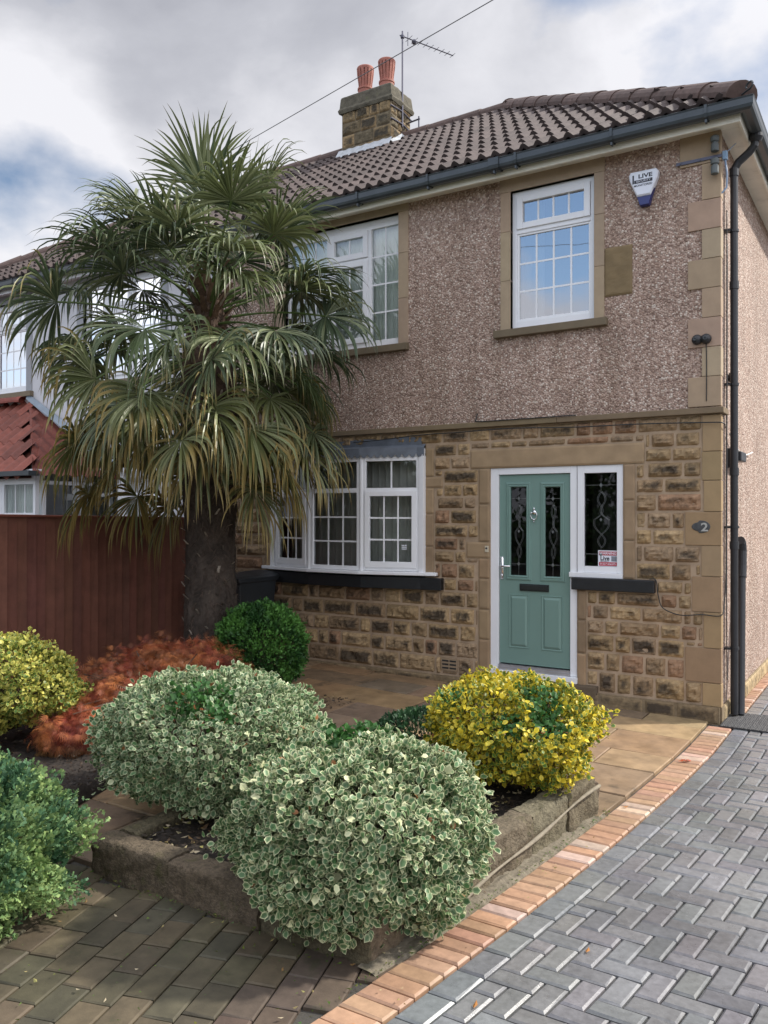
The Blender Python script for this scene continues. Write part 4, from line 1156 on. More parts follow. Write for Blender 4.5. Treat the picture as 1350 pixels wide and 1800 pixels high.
# ------------------------------------------------------------ neighbour's house
nb = empty('neighbouring_house', (-9, 0, 0), 'attached white rendered house beyond the fence with a red tiled porch roof', 'house')
mir = lambda o: (-12-o[1], -12-o[0], o[2], o[3])
NW1, NW2, NBOW = mir(W1), mir(W2), mir(BOW)
b = MB(); wall_holes(b, -12.4, -6.003, -.05, 5.34, [NW1, NW2, (NBOW[0], NBOW[1], NBOW[2], NBOW[3])], 0, .13)
b.face([(-12.4, 0, 0), (-12.4, 7.1, 0), (-12.4, 7.1, 5.34), (-12.4, 0, 5.34)])
b.face([(-12.4, 7.1, 0), (-6, 7.1, 0), (-6, 7.1, 5.34), (-12.4, 7.1, 5.34)]); b.build('rendered_wall', M['neighwall'], nb)
b = MB()
for z in (.16, 2.72, 5.30): b.face([(-6.02, .16, z), (-12.3, .16, z), (-12.3, 7.0, z), (-6.02, 7.0, z)])
b.face([(-6.01, 3.2, 0), (-12.3, 3.2, 0), (-12.3, 3.2, 5.3), (-6.01, 3.2, 5.3)])
b.build('interior_walls', M['dark_room'], nb)
for o in (NW1, NW2):
    b = MB(); b.box(o[1], o[1]+.14, -.012, .1, o[2], o[3]); b.box(o[0]-.14, o[0], -.012, .1, o[2], o[3]); b.box(o[0]-.14, o[1]+.14, -.014, .1, o[3], 5.30); b.build('window_surround', M['neighgrey'], nb)
    b = MB(); b.cur = (.2, .16, .11, 0); b.box(o[0]-.17, o[1]+.17, -.065, .09, 3.645, 3.722); b.build('window_sill', M['dressed'], nb)
mT = lambda u, d, z: (-12-u, -d, z)
n1 = build_w1(nb, mT); curtain(n1, -10.85, -9.9, 3.75, 5.1, .15, M['net'], .010, .07, 'net_curtain')
n2 = build_w2(nb, mT); curtain(n2, -8.6, -7.1, 3.75, 5.1, .15, M['net'], .010, .07, 'net_curtain')
n3 = build_bow(nb, -3.93); curtain(n3, -8.9, -7.0, 1.2, 2.5, .16, M['curtain'], .03, .10)
b = MB(); b.box(-12.4, -6.0, -.20, -.178, 5.215, 5.365); b.box(-12.4, -6.0, -.178, .0, 5.262, 5.275); b.build('fascia_board', M['upvc'], nb)
b = MB(); gutter(b, -12.4, -6.12); g2 = gp = b.build('gutter', M['gutter'], nb)
for x in (-11.9, -10.9, -9.9, -9.0, -8.0, -7.0): bracket(x)
bracket(-10.4, .05)
b = MB(); roof_rows(b, -12.3, -6.0, Tf, lambda s: (-12.65+3.8*s/SL, -6), 12, SL)
b.cur = (.05, .035, .03, 0); b.face([(-12.65, EAVE_Y, EAVE_Z-.04), (-6, EAVE_Y, EAVE_Z-.04), (-6, RIDGE_Y, RIDGE_Z-.04), (-8.85, RIDGE_Y, RIDGE_Z-.04)])
b.face([(-12.65, EAVE_Y, EAVE_Z-.04), (-8.85, RIDGE_Y, RIDGE_Z-.04), (-12.65, 7.35, EAVE_Z-.04)])
nr = b.build('roof', M['tile'], nb)
b = MB(); ridge_tiles(b, (-6.1, RIDGE_Y, RIDGE_Z+.03), (-8.85, RIDGE_Y, RIDGE_Z+.03), r=.13); ridge_tiles(b, (-8.85, RIDGE_Y, RIDGE_Z+.05), (-12.6, EAVE_Y, EAVE_Z+.05), r=.14); b.build('ridge_tiles', M['tile'], nr)
# drainpipe shared near the party wall
b = MB(); b.tube([(-6.25, -.06, .1), (-6.25, -.06, 5.15), (-6.25, -.2, 5.3)], .034, 10); b.build('downpipe', M['upvc'], nb)
# porch with red pantiled lean-to roof
PX0, PX1, PY = -12.3, -8.0, -1.25; PT, PE = 3.56, 2.45; PRX = -9.95
ps = (PT-PE)/(-PY); psl = math.hypot(1, ps)
def Tp(x, s, h): return (x, PY-.12+s/psl, PE-.12*ps+s*ps/psl+h)
SLp = (-PY+.12)*psl
b = MB()
def rr(b, lim, n, total, T, col):
    ex = total/n
    for r in range(n):
        s0, s1 = r*ex, (r+1)*ex+.03; lo, hi = lim(s0+ex*.5); k0, k1 = round(lo/.02), round(hi/.02)
        vs = []; fs = []; cs = []
        for k in range(k0, k1+1):
            x = k*.02; hh = .028*math.sin(x/.22*2*math.pi)
            tn = random.Random(int(x/.22)*31+r).uniform(.7, 1.2); c = (col[0]*tn, col[1]*tn, col[2]*tn, 0)
            vs += [T(x, s0, hh-.03), T(x, s0, hh+.02), T(x, s1, hh)]; cs += [c, c, c]
        for i in range(k1-k0): a = 3*i; fs += [(a, a+3, a+4, a+1), (a+1, a+4, a+5, a+2)]
        b.add(vs, fs, cs)
rr(b, lambda s: (PX0, PX1+.1-(PX1+.1-PRX)*s/SLp), 5, SLp, Tp, (.22, .062, .04))
b.cur = (.10, .03, .02, 0); b.face([(PX0, PY-.1, PE-.15), (PX1+.08, PY-.1, PE-.15), (PRX, 0, PT-.05), (PX0, 0, PT-.05)])
def hipf(u, v):
    y = (PY-.1)*(1-v)+0*v if v < 0 else (PY-.1)+(0-(PY-.1))*v; lim = PX1+.10; f = (y-(PY-.1))/(-(PY-.1)); xr = PX1+.10+(PRX-PX1-.10)*f
    x = lim+(xr-lim)*u; zt_ = (x-lim)/(PRX-lim); return (x, y, PE-.1+(PT-PE+.1)*zt_+.018*math.sin(y*28)+.03*((u*5) % 1 if f > .05 else 0))
b.cur = (.18, .05, .033, 0); b.grid(hipf, 30, 60)
pr_ = b.build('porch_roof', M['redtile'], nb)
b = MB(); ridge_tiles(b, (PX0, -.08, PT+.02), (PRX, -.08, PT+.02), r=.09, col=(.25, .06, .04)); b.build('ridge_tiles', M['redtile'], pr_)
b = MB(); Ta, Tb_ = Vector((PRX+.02, -.03, PT+.02)), Vector((PX1+.2, -.03, PE-.02))
b.grid(lambda u, v: tuple(Ta.lerp(Tb_, u)+Vector((.0, -.10*v*u-.03*v, .11-.09*v))), 20, 3); b.build('lead_flashing', plain('lead_pale', (.24, .29, .34), .5, .15, 8), pr_)
b = MB()
b.box(PX0, PX1, PY, PY+.12, 0, .9)
b.box(PX1-.12, PX1, PY+.12, -.003, 0, .9); b.build('porch_wall', M['neighwall'], nb)
b = MB()
b.box(PX0, PX1+.02, PY-.02, PY+.10, 2.28, 2.42)
n = 6; wdt = (PX1-PX0)/n
Tq = lambda u, d, z: (u, PY-d, z)
for i in range(n):
    frame_rect(b, Tq, PX0+i*wdt+.002, PX0+(i+1)*wdt-.002, .902, 2.28, .05, -.07, -.01); b.box(PX0+i*wdt+.052, PX0+(i+1)*wdt-.052, PY+.01, PY+.07, 1.80, 1.86)
Tr = lambda u, d, z: (PX1+d, u, z)
frame_rect(b, Tr, PY+.125, -.01, .902, 2.28, .05, -.07, -.01)
pw = b.build('porch_window', M['upvc'], nb, bevel=.003)
for i in range(n):
    glaze(pw, M['glass'], Tq, PX0+i*wdt+.052, PX0+(i+1)*wdt-.052, .95, 1.80, -.04, 3, 1); glaze(pw, M['glass'], Tq, PX0+i*wdt+.052, PX0+(i+1)*wdt-.052, 1.86, 2.23, -.04, 3, 1)
glaze(pw, M['glass'], Tr, PY+.175, -.06, .95, 2.23, -.04, 2, 2)
b = MB(); b.box(PX0, PX1+.16, PY-.2, PY-.06, 2.33, 2.39); b.build('porch_gutter', M['gutter'], nb)
curtain(pw, PX0+.1, PX1-.1, .92, 2.25, PY+.22, M['net'], .015, .06, 'net_curtain')

# ------------------------------------------------------------ fence
fe = empty('garden_fence', (-6.0, -3, 0), 'tall reddish brown close boarded timber fence between the two gardens', 'fence')
b = MB(); y = -7.6; k = 0
while y < -.62:
    w = random.uniform(.100, .112); top = 1.80+.00*k-.008*(y+3)*-1
    b.cur = varc((.15, .058, .038), .14, .06)
    z0 = .02; zt = 1.815-.012*(y+3.0)
    vs = [(-5.995, y-.016, z0), (-5.985, y-.016, zt), (-5.975, y+w, zt), (-5.975, y+w, z0), (-6.01, y-.016, z0), (-6.01, y-.016, zt), (-6.0, y+w, zt), (-6.0, y+w, z0)]
    b.add(vs, [(0, 3, 2, 1), (4, 5, 6, 7), (3, 7, 6, 2), (0, 1, 5, 4), (1, 2, 6, 5)])
    if k % 3 == 0:
        pass
    y += w; k += 1
b.build('boards', M['fence'], fe)
b = MB(); b.cur = (.17, .05, .03, 0)
vs = []
b.add([(-6.03, -7.6, 1.815+.012*4.6), (-5.955, -7.6, 1.815+.012*4.6), (-5.955, -.62, 1.815-.012*2.38), (-6.03, -.62, 1.815-.012*2.38), (-6.03, -7.6, 1.84+.012*4.6), (-5.955, -7.6, 1.835+.012*4.6), (-5.955, -.62, 1.835-.012*2.38), (-6.03, -.62, 1.84-.012*2.38)], [(0, 3, 2, 1), (4, 5, 6, 7), (1, 2, 6, 5), (0, 4, 7, 3), (0, 1, 5, 4), (2, 3, 7, 6)])
b.build('capping', M['fence'], fe)
for y in (-7.3, -5.5, -3.7, -1.9, -.57):
    b = MB(); b.cur = (.10, .04, .03, 0); b.box(-6.10, -6.02, y, y+.08, 0, 1.80); b.build('post', M['fence'], fe)
b = MB(); b.cur = (.13, .045, .03, 0); b.box(-6.0, -5.97, -.60, -.06, .02, 1.70); b.build('end_panel', M['fence'], fe)

# ------------------------------------------------------------ wheelie bin
bn = empty('wheelie_bin', (-5.2, -.5, .1), 'dark grey wheelie bin standing under the left end of the bay window sill', 'bin')
b = MB(); bx, by = -5.22, -.46
def ringb(w, d, z, r=.05): return [(bx+sx*(w/2), by+sy*(d/2), z) for sx, sy in ((-1, -1), (1, -1), (1, 1), (-1, 1))]
lv = [ringb(.44, .50, .12), ringb(.54, .64, 1.06), ringb(.58, .70, 1.065), ringb(.58, .70, 1.11)]
vs = [p for l in lv for p in l]
b.add(vs, [(4*i+k, 4*i+(k+1) % 4, 4*i+4+(k+1) % 4, 4*i+4+k) for i in range(3) for k in range(4)]+[(0, 3, 2, 1)]); b.build('body', M['bin'], bn, bevel=.015)
b = MB(); 
b.grid(lambda u, v: (bx-.30+.60*u, by-.37+.74*v, 1.115+.055*math.sin(math.pi*min(1, max(0, u)))**.5*(.5+.5*v)), 10, 8); b.box(bx-.30, bx+.30, by-.37, by+.36, 1.095, 1.118); b.build('lid', M['bin'], bn, bevel=.008)
b = MB(); b.tube([(bx-.2, by+.40, 1.10), (bx+.2, by+.40, 1.10)], .016, 8); b.build('handle', M['bin'], bn)
for s in (-1, 1):
    b = MB(); b.lathe((bx+s*.25-.02, by+.25, .20), [(.02, 0), (.10, .0), (.10, .04), (.02, .04)], 20, 'x'); b.build('wheel', M['blackpipe'], bn)

# ------------------------------------------------------------ plants
def nz(v, s): return noise.noise(Vector(v)*s)
def leaf_cloud(name, P, Dn, Nn, scale, tv, tf, colfn, mat, parent):
    """P points, Dn leaf directions, Nn leaf normals; tv template (k,3) = (across, along, lift)"""
    P = np.asarray(P); Dn = np.asarray(Dn); Nn = np.asarray(Nn)
    Dn = Dn/np.linalg.norm(Dn, axis=1)[:, None]; A = np.cross(Dn, Nn); A = A/(np.linalg.norm(A, axis=1)[:, None]+1e-9); Nn = np.cross(A, Dn)
    tv = np.asarray(tv); n = len(P); k = len(tv); s = np.asarray(scale)[:, None, None]
    V = P[:, None, :]+s*(A[:, None, :]*tv[None, :, 0:1]+Dn[:, None, :]*tv[None, :, 1:2]+Nn[:, None, :]*tv[None, :, 2:3])
    C = colfn(n, k); C4 = np.concatenate([C, np.zeros((n, k, 1))], 2)
    F = []
    for i in range(n):
        o = i*k; F += [tuple(j+o for j in f) for f in tf]
    return mesh_obj(name, V.reshape(-1, 3), F, C4.reshape(-1, 4), mat, parent)
LV = [(0, 0, 0), (0, .33, .02), (0, .68, .0), (0, 1, -.10), (-.30, .24, .07), (-.36, .62, .06), (.30, .24, .07), (.36, .62, .06),
      (-.21, .28, .05), (-.25, .62, .04), (.21, .28, .05), (.25, .62, .04), (0, .86, -.03)]
# spine 0,1,2,12,3 ; inner ring 8,9 left, 10,11 right ; outer 4,5 left, 6,7 right
LF = [(0, 1, 8), (1, 2, 9, 8), (2, 12, 9), (0, 8, 4), (8, 9, 5, 4), (9, 12, 3, 5), (0, 10, 1), (1, 10, 11, 2), (2, 11, 12), (0, 6, 10), (10, 6, 7, 11), (11, 7, 3, 12)]
EDGE = np.array([.4, 0, 0, 1, 1, 1, 1, 1, .12, .12, .12, .12, .15])
def bush_points(c, r, n, bumps=.10, bs=2.2, seed=0, zmin=.0, depth=.22, flat=1.0, lean=None, boxy=2.0):
    P = []; N_ = []; Dp = []
    while len(P) < n:
        d = Vector(rng.normal(size=3)); d.normalize()
        q = Vector(d)
        k = 1/((abs(d.x)**boxy+abs(d.y)**boxy+abs(d.z)**boxy)**(1/boxy))
        rad = k*(1+bumps*nz(d+Vector((seed, 0, 0)), bs)*1.5+bumps*.7*nz(d+Vector((seed, 5, 0)), bs*2.6)+bumps*.35*nz(d+Vector((seed, 9, 0)), bs*6))
        if random.random() < .03: rad *= 1+random.uniform(.02, .07)
        dep = abs(rng.normal())*depth*.5; dep = min(dep, .6)
        p = Vector((c[0]+d.x*r[0]*rad*(1-dep), c[1]+d.y*r[1]*rad*(1-dep), c[2]+d.z*r[2]*rad*(1-dep)))
        if p.z < zmin: continue
        nn = Vector((d.x/r[0], d.y/r[1], d.z/r[2])).normalized()
        P.append(p[:]); N_.append(nn[:]); Dp.append(dep)
    return np.array(P), np.array(N_), np.array(Dp)
def inner_twigs(parent, c, r, zmin, n=60, mat=None):
    b = MB(); b.cur = (1, 1, 1, 0)
    for _ in range(n):
        d = Vector(rng.normal(size=3)); d.z = abs(d.z)*.7-.15; d.normalize()
        e = Vector((c[0]+d.x*r[0]*.8, c[1]+d.y*r[1]*.8, c[2]+d.z*r[2]*.8)); s = Vector((c[0]+random.uniform(-.06, .06), c[1]+random.uniform(-.06, .06), zmin-.02))
        if e.z < zmin: e.z = zmin+.02
        m_ = s.lerp(e, .5)+Vector((0, 0, -.08)); b.tube([s, m_, e], [.012, .007, .003], 5)
    b.build('stems', M['bark'], parent)
def euonymus(label, c, r, n, green, cream, seed, zmin, plain_patches=(), gold=False, size=.034, cat='shrub', boxy=2.3, name='variegated_shrub', group=None, bumps=.10):
    t = empty(name, (c[0], c[1], zmin), label, cat, group)
    P, N_, Dp = bush_points(c, r, n, bumps=bumps, seed=seed, zmin=zmin, boxy=boxy, depth=.26)
    # leaves sit in little rosettes at shoot tips
    tips = P[rng.integers(0, n, n)]; J = rng.normal(size=(n, 3))
    D = N_*.55+J*.62+np.array([0, 0, .16]); Nn = N_*1.0+rng.normal(size=(n, 3))*.55+np.array([0, 0, .5])
    sc = size*(.65+.6*rng.random(n))
    C0 = np.zeros((n, 3)); K = np.zeros(n)
    rnd = rng.random(n)
    pp = np.zeros(n, bool)
    for q, rad in plain_patches: pp |= np.linalg.norm(P-np.array(q), axis=1)+.05*(rng.random(n)-.5) < rad
    nzv = np.array([noise.noise(Vector(p)*6) for p in P])
    def cf(n_, k):
        g = np.array(green)[None, None, :]*(.7+.6*rng.random((n_, 1, 1)))
        cr = np.array(cream)[None, None, :]*(.72+.45*rng.random((n_, 1, 1)))
        w = np.clip(EDGE[None, :]+(nzv[:, None]*.5 if gold else 0)+.25*(rng.random((n_, 1))-.5)*(EDGE[None, :] > .05)+((rnd[:, None] > (.62 if gold else .95))*.75), 0, 1)
        w = np.where(pp[:, None], 0.0, w)
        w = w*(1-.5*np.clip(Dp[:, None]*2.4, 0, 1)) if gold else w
        old = (rnd < .006)[:, None, None]
        c_ = g*(1-w[..., None])+cr*w[..., None]
        c_ = np.where(pp[:, None, None], np.array([.045, .125, .03])*(.7+.7*rng.random((n_, 1, 1))), c_)
        return np.where(old, np.array([.30, .13, .05]), c_)
    leaf_cloud('foliage', P, D, Nn, sc, LV, LF, cf, M['leaf'], t)
    inner_twigs(t, c, r, zmin, 70)
    return t
E_G = (.065, .145, .055); E_C = (.76, .76, .46)
euonymus('largest nearest cream edged variegated shrub, spilling over the front corner of the garden wall', (-.765, -4.60, .375), (.545, .58, .395), 21000, E_G, E_C, 1.3, .03,
         plain_patches=[((-.92, -4.45, .78), .14), ((-.72, -4.35, .80), .10)], size=.038, bumps=.16)
euonymus('left cream edged variegated shrub, behind the low wall and in front of the red maple', (-2.13, -4.12, .50), (.70, .58, .385), 20000, E_G, (.74, .77, .48), 4.7, .10,
         plain_patches=[((-2.0, -4.45, .82), .15), ((-1.85, -4.35, .80), .10), ((-1.75, -4.5, .72), .09)], size=.035, bumps=.17)
euonymus('bright yellow variegated shrub at the back end of the raised bed before the door', (-.69, -3.0, .52), (.53, .46, .30), 13500, (.08, .15, .03), (.82, .64, .05), 8.1, .18,
         plain_patches=[((-.45, -3.15, .78), .13), ((-.35, -3.25, .66), .12), ((-.95, -3.3, .72), .10), ((-.55, -3.35, .62), .07)], gold=True, size=.033, name='golden_shrub', bumps=.20)
euonymus('yellow edged shrub cut off by the left side, in front of the brown fence', (-4.30, -4.05, .58), (.46, .48, .31), 11000, (.08, .15, .03), (.66, .60, .13), 2.2, .26, gold=True, size=.034, name='golden_shrub', bumps=.2)

# conifers: short scale sprays
SV = [(0, 0, 0), (-.10, .35, .02), (-.34, .62, 0), (-.12, .62, .03), (0, 1, -.03), (.12, .62, .03), (.34, .62, 0), (.10, .35, .02), (-.22, .95, -.02), (.22, .95, -.02)]
SF = [(0, 7, 1), (1, 3, 2), (7, 6, 5), (1, 7, 5, 3), (3, 5, 4), (3, 4, 8), (5, 9, 4)]
def conifer(name, label, c, r, n, cols, seed, zmin, size, bumps, bs=2.5, tipcol=None, outward=.9, up=.3, depth=.2, boxy=2.0, cat='shrub', patches=None):
    t = empty(name, (c[0], c[1], zmin), label, cat)
    P, N_, Dp = bush_points(c, r, n, bumps=bumps, bs=bs, seed=seed, zmin=zmin, depth=depth, boxy=boxy)
    D = N_*outward+rng.normal(size=(n, 3))*.38+np.array([0, 0, up]); Nn = rng.normal(size=(n, 3))+N_*.8
    sc = size*(.6+.8*rng.random(n))
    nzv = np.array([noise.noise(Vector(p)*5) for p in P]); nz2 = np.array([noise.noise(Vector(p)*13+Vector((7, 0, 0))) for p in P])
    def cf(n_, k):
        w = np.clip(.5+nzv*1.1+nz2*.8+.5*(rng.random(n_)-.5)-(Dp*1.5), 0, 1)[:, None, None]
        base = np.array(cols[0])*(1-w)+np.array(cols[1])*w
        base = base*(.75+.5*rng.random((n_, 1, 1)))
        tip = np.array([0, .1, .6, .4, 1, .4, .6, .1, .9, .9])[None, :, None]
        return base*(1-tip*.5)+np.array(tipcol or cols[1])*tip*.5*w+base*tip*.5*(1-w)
    leaf_cloud('foliage', P, D, Nn, sc, SV, SF, cf, M['needle'], t)
    inner_twigs(t, c, r, zmin, 50)
    return t
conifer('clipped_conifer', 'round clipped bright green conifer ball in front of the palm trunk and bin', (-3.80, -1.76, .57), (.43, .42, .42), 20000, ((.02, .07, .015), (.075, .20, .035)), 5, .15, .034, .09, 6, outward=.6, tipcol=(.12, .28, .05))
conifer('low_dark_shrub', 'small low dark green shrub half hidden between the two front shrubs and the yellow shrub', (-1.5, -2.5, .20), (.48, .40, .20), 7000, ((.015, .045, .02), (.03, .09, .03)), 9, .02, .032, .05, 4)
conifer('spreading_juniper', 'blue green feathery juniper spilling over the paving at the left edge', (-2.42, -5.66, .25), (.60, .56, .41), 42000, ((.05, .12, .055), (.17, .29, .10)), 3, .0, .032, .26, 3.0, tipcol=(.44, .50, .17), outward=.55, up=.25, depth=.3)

# red weeping maple: thread-like leaflets hanging from arching twigs
ml = empty('japanese_maple', (-3.8, -3.3, .1), 'low weeping maple with thread fine red and orange leaves below the fence', 'shrub')
TV = []; TF = []
for k, a in enumerate((-.9, -.55, -.25, 0, .25, .55, .9)):
    o = len(TV); L = 1-.25*abs(a); sx, sy = math.sin(a), math.cos(a)
    TV += [(sx*.08-.008, sy*.08, 0), (sx*.08+.008, sy*.08, 0), (sx*L*.55+.02, sy*L*.55, .04), (sx*L, sy*L, -.18), (sx*L*.55-.02, sy*L*.55, .04)]
    TF += [(o, o+1, o+2, o+4), (o+4, o+2, o+3)]
blobs = [((-3.72, -2.78, .52), (.44, .40, .24), 6500), ((-4.2, -2.75, .50), (.40, .35, .20), 3500), ((-3.75, -3.30, .36), (.42, .35, .22), 6000), ((-3.75, -3.85, .24), (.28, .26, .19), 4200), ((-4.25, -3.3, .40), (.30, .3, .18), 2500), ((-3.35, -3.1, .36), (.30, .30, .18), 2600)]
Ps, Ds, Ns, cs_ = [], [], [], []
for i, (c, r, n) in enumerate(blobs):
    n = int(n*.75); P, N_, Dp = bush_points(c, r, n, bumps=.42, bs=3.2, seed=i*3+.7, zmin=.10, depth=.5)
    Ps.append(P); Ds.append(N_*.7+np.array([0, 0, -.75])+rng.normal(size=(n, 3))*.35); Ns.append(N_+np.array([0, 0, .6])+rng.normal(size=(n, 3))*.5)
P = np.vstack(Ps); n = len(P); nzv = np.array([noise.noise(Vector(p)*4.2) for p in P]); nz2 = np.array([noise.noise(Vector(p)*9+Vector((3, 3, 3))) for p in P])
def mc(n_, k):
    red = np.array([.35, .065, .045]); org = np.array([.46, .17, .055]); brn = np.array([.10, .045, .03]); grn = np.array([.16, .14, .05])
    a = np.clip(.5+nzv*1.6+.5*(rng.random(n_)-.5), 0, 1)[:, None, None]; b_ = np.clip(nz2*2.2, 0, 1)[:, None, None]
    low = np.clip(1.0-(P[:, 2]-.12)/.12, 0, 1)[:, None, None]*.75
    c_ = (red*(1-a)+org*a); c_ = c_*(1-b_*.7)+brn*b_*.7; c_ = c_*(1-low)+grn*low
    return np.repeat(c_*(.4+1.1*rng.random((n_, 1, 1))), k, 1)
leaf_cloud('foliage', P, np.vstack(Ds), np.vstack(Ns),   .080*(.5+.8*rng.random(n)), TV, TF, mc, M['leaf'], ml)
b = MB(); b.cur = (1, 1, 1, 0)
for _ in range(60):
    c, r, _n = random.choice(blobs); e = Vector((c[0]+random.uniform(-.9, .9)*r[0], c[1]+random.uniform(-.9, .9)*r[1], c[2]+r[2]*random.uniform(.3, 1.05)))
    s = Vector((-3.7+random.uniform(-.1, .1), -3.2+random.uniform(-.1, .1), .08)); b.tube([s, s.lerp(e, .5)+Vector((0, 0, .18)), e], [.014, .008, .003], 5)
b.build('stems', M['bark'], ml)

# ------------------------------------------------------------ palm
pm = empty('fan_palm', (-4.52, -1.72, .1), 'tall fan palm with a shaggy brown trunk and drooping green fronds beside the fence', 'palm tree')
PXc, PYc = -4.50, -1.70
def axis(z): return Vector((PXc-.03+.02*math.sin(z*1.3), PYc, z))
b = MB()
def tr(u, v):
    z = .05+4.15*v; th = 2*math.pi*u; a = axis(z)
    r = .255-.05*math.exp(-((z-1.0)/.6)**2)*0-.035*min(1, max(0, (z-1)/1.2)) + (.05 if z > 2.2 else .05*max(0, (z-1.6)/.6))
    if z > 3.4: r *= max(.25, 1-(z-3.4)/1.1)
    q = Vector((math.cos(th)*2, math.sin(th)*2, z*3)); r += .022*noise.noise(q*2)+.012*noise.noise(q*6)
    return (a.x+r*math.cos(th), a.y+r*math.sin(th), z)
def trc(u, v):
    z = .05+4.15*v; k = .75+.5*noise.noise(Vector((u*12, z*5, 2))); 
    top = min(1, max(0, (z-2.0)/.8)); a = (.085, .066, .052); c = (.095, .06, .04)
    return tuple((a[i]*(1-top)+c[i]*top)*k for i in range(3))+(0,)
b.grid(tr, 48, 160, trc); trunk = b.build('trunk', M['fibre'], pm, smooth=True)
# shaggy fibres and old leaf bases
V = []; F = []; C = []
for _ in range(5200):
    z = random.uniform(.1, 4.0); th = random.uniform(0, 6.283); a = axis(z); r = .262 if z < 2 else .28
    if z > 3.4: r *= max(.3, 1-(z-3.4)/1.1)
    nrm_ = Vector((math.cos(th), math.sin(th), 0)); tg = Vector((-math.sin(th), math.cos(th), 0)); p = a+nrm_*(r-.01)
    L = random.uniform(.05, .14); dirn = (nrm_*random.uniform(.15, .9)*(1.4 if z > 2 else .8)+Vector((0, 0, random.uniform(-1, .35)))+tg*random.uniform(-.9, .9)).normalized()
    w = random.uniform(.002, .006); e = p+dirn*L; e.z -= .01; n0 = len(V)
    V += [tuple(p-tg*w), tuple(p+tg*w), tuple(e)]; F.append((n0, n0+1, n0+2)); k = random.uniform(.5, 1.5)
    C += [(.075*k, .052*k, .038*k, 0)]*3
tag(mesh_obj('trunk_fibre', V, F, C, M['fibre'], trunk), kind='stuff')
b = MB()
for i in range(150):
    z = .25+i*.0265+random.uniform(-.02, .02); th = i*2.4+random.uniform(-.2, .2); a = axis(z)
    if z > 3.9: break
    nrm_ = Vector((math.cos(th), math.sin(th), 0)); tg = Vector((-math.sin(th), math.cos(th), 0)); p = a+nrm_*(.245 if z < 2 else .235)
    L = random.uniform(.045, .085) if z < 2.1 else random.uniform(.06, .16); w = random.uniform(.008, .016)
    k = random.uniform(.5, 1.4); b.cur = (.20*k, .165*k, .125*k, 0) if i % 3 else (.42, .37, .30, 0)
    if random.random() < .12: L *= 2.2
    dn = (nrm_*(.55 if z < 2.1 else .8)+Vector((0, 0, random.uniform(.2, 1.0)))+tg*random.uniform(-.5, .5)).normalized(); q = p+dn*L
    b.add([p-tg*w, p+tg*w, p+nrm_*.012, q-tg*w*.8, q+tg*w*.8, q+nrm_*.010], [(0, 1, 4, 3), (1, 2, 5, 4), (2, 0, 3, 5), (3, 4, 5)])
tag(b.build('leaf_bases', M['fibre'], trunk), kind='stuff')
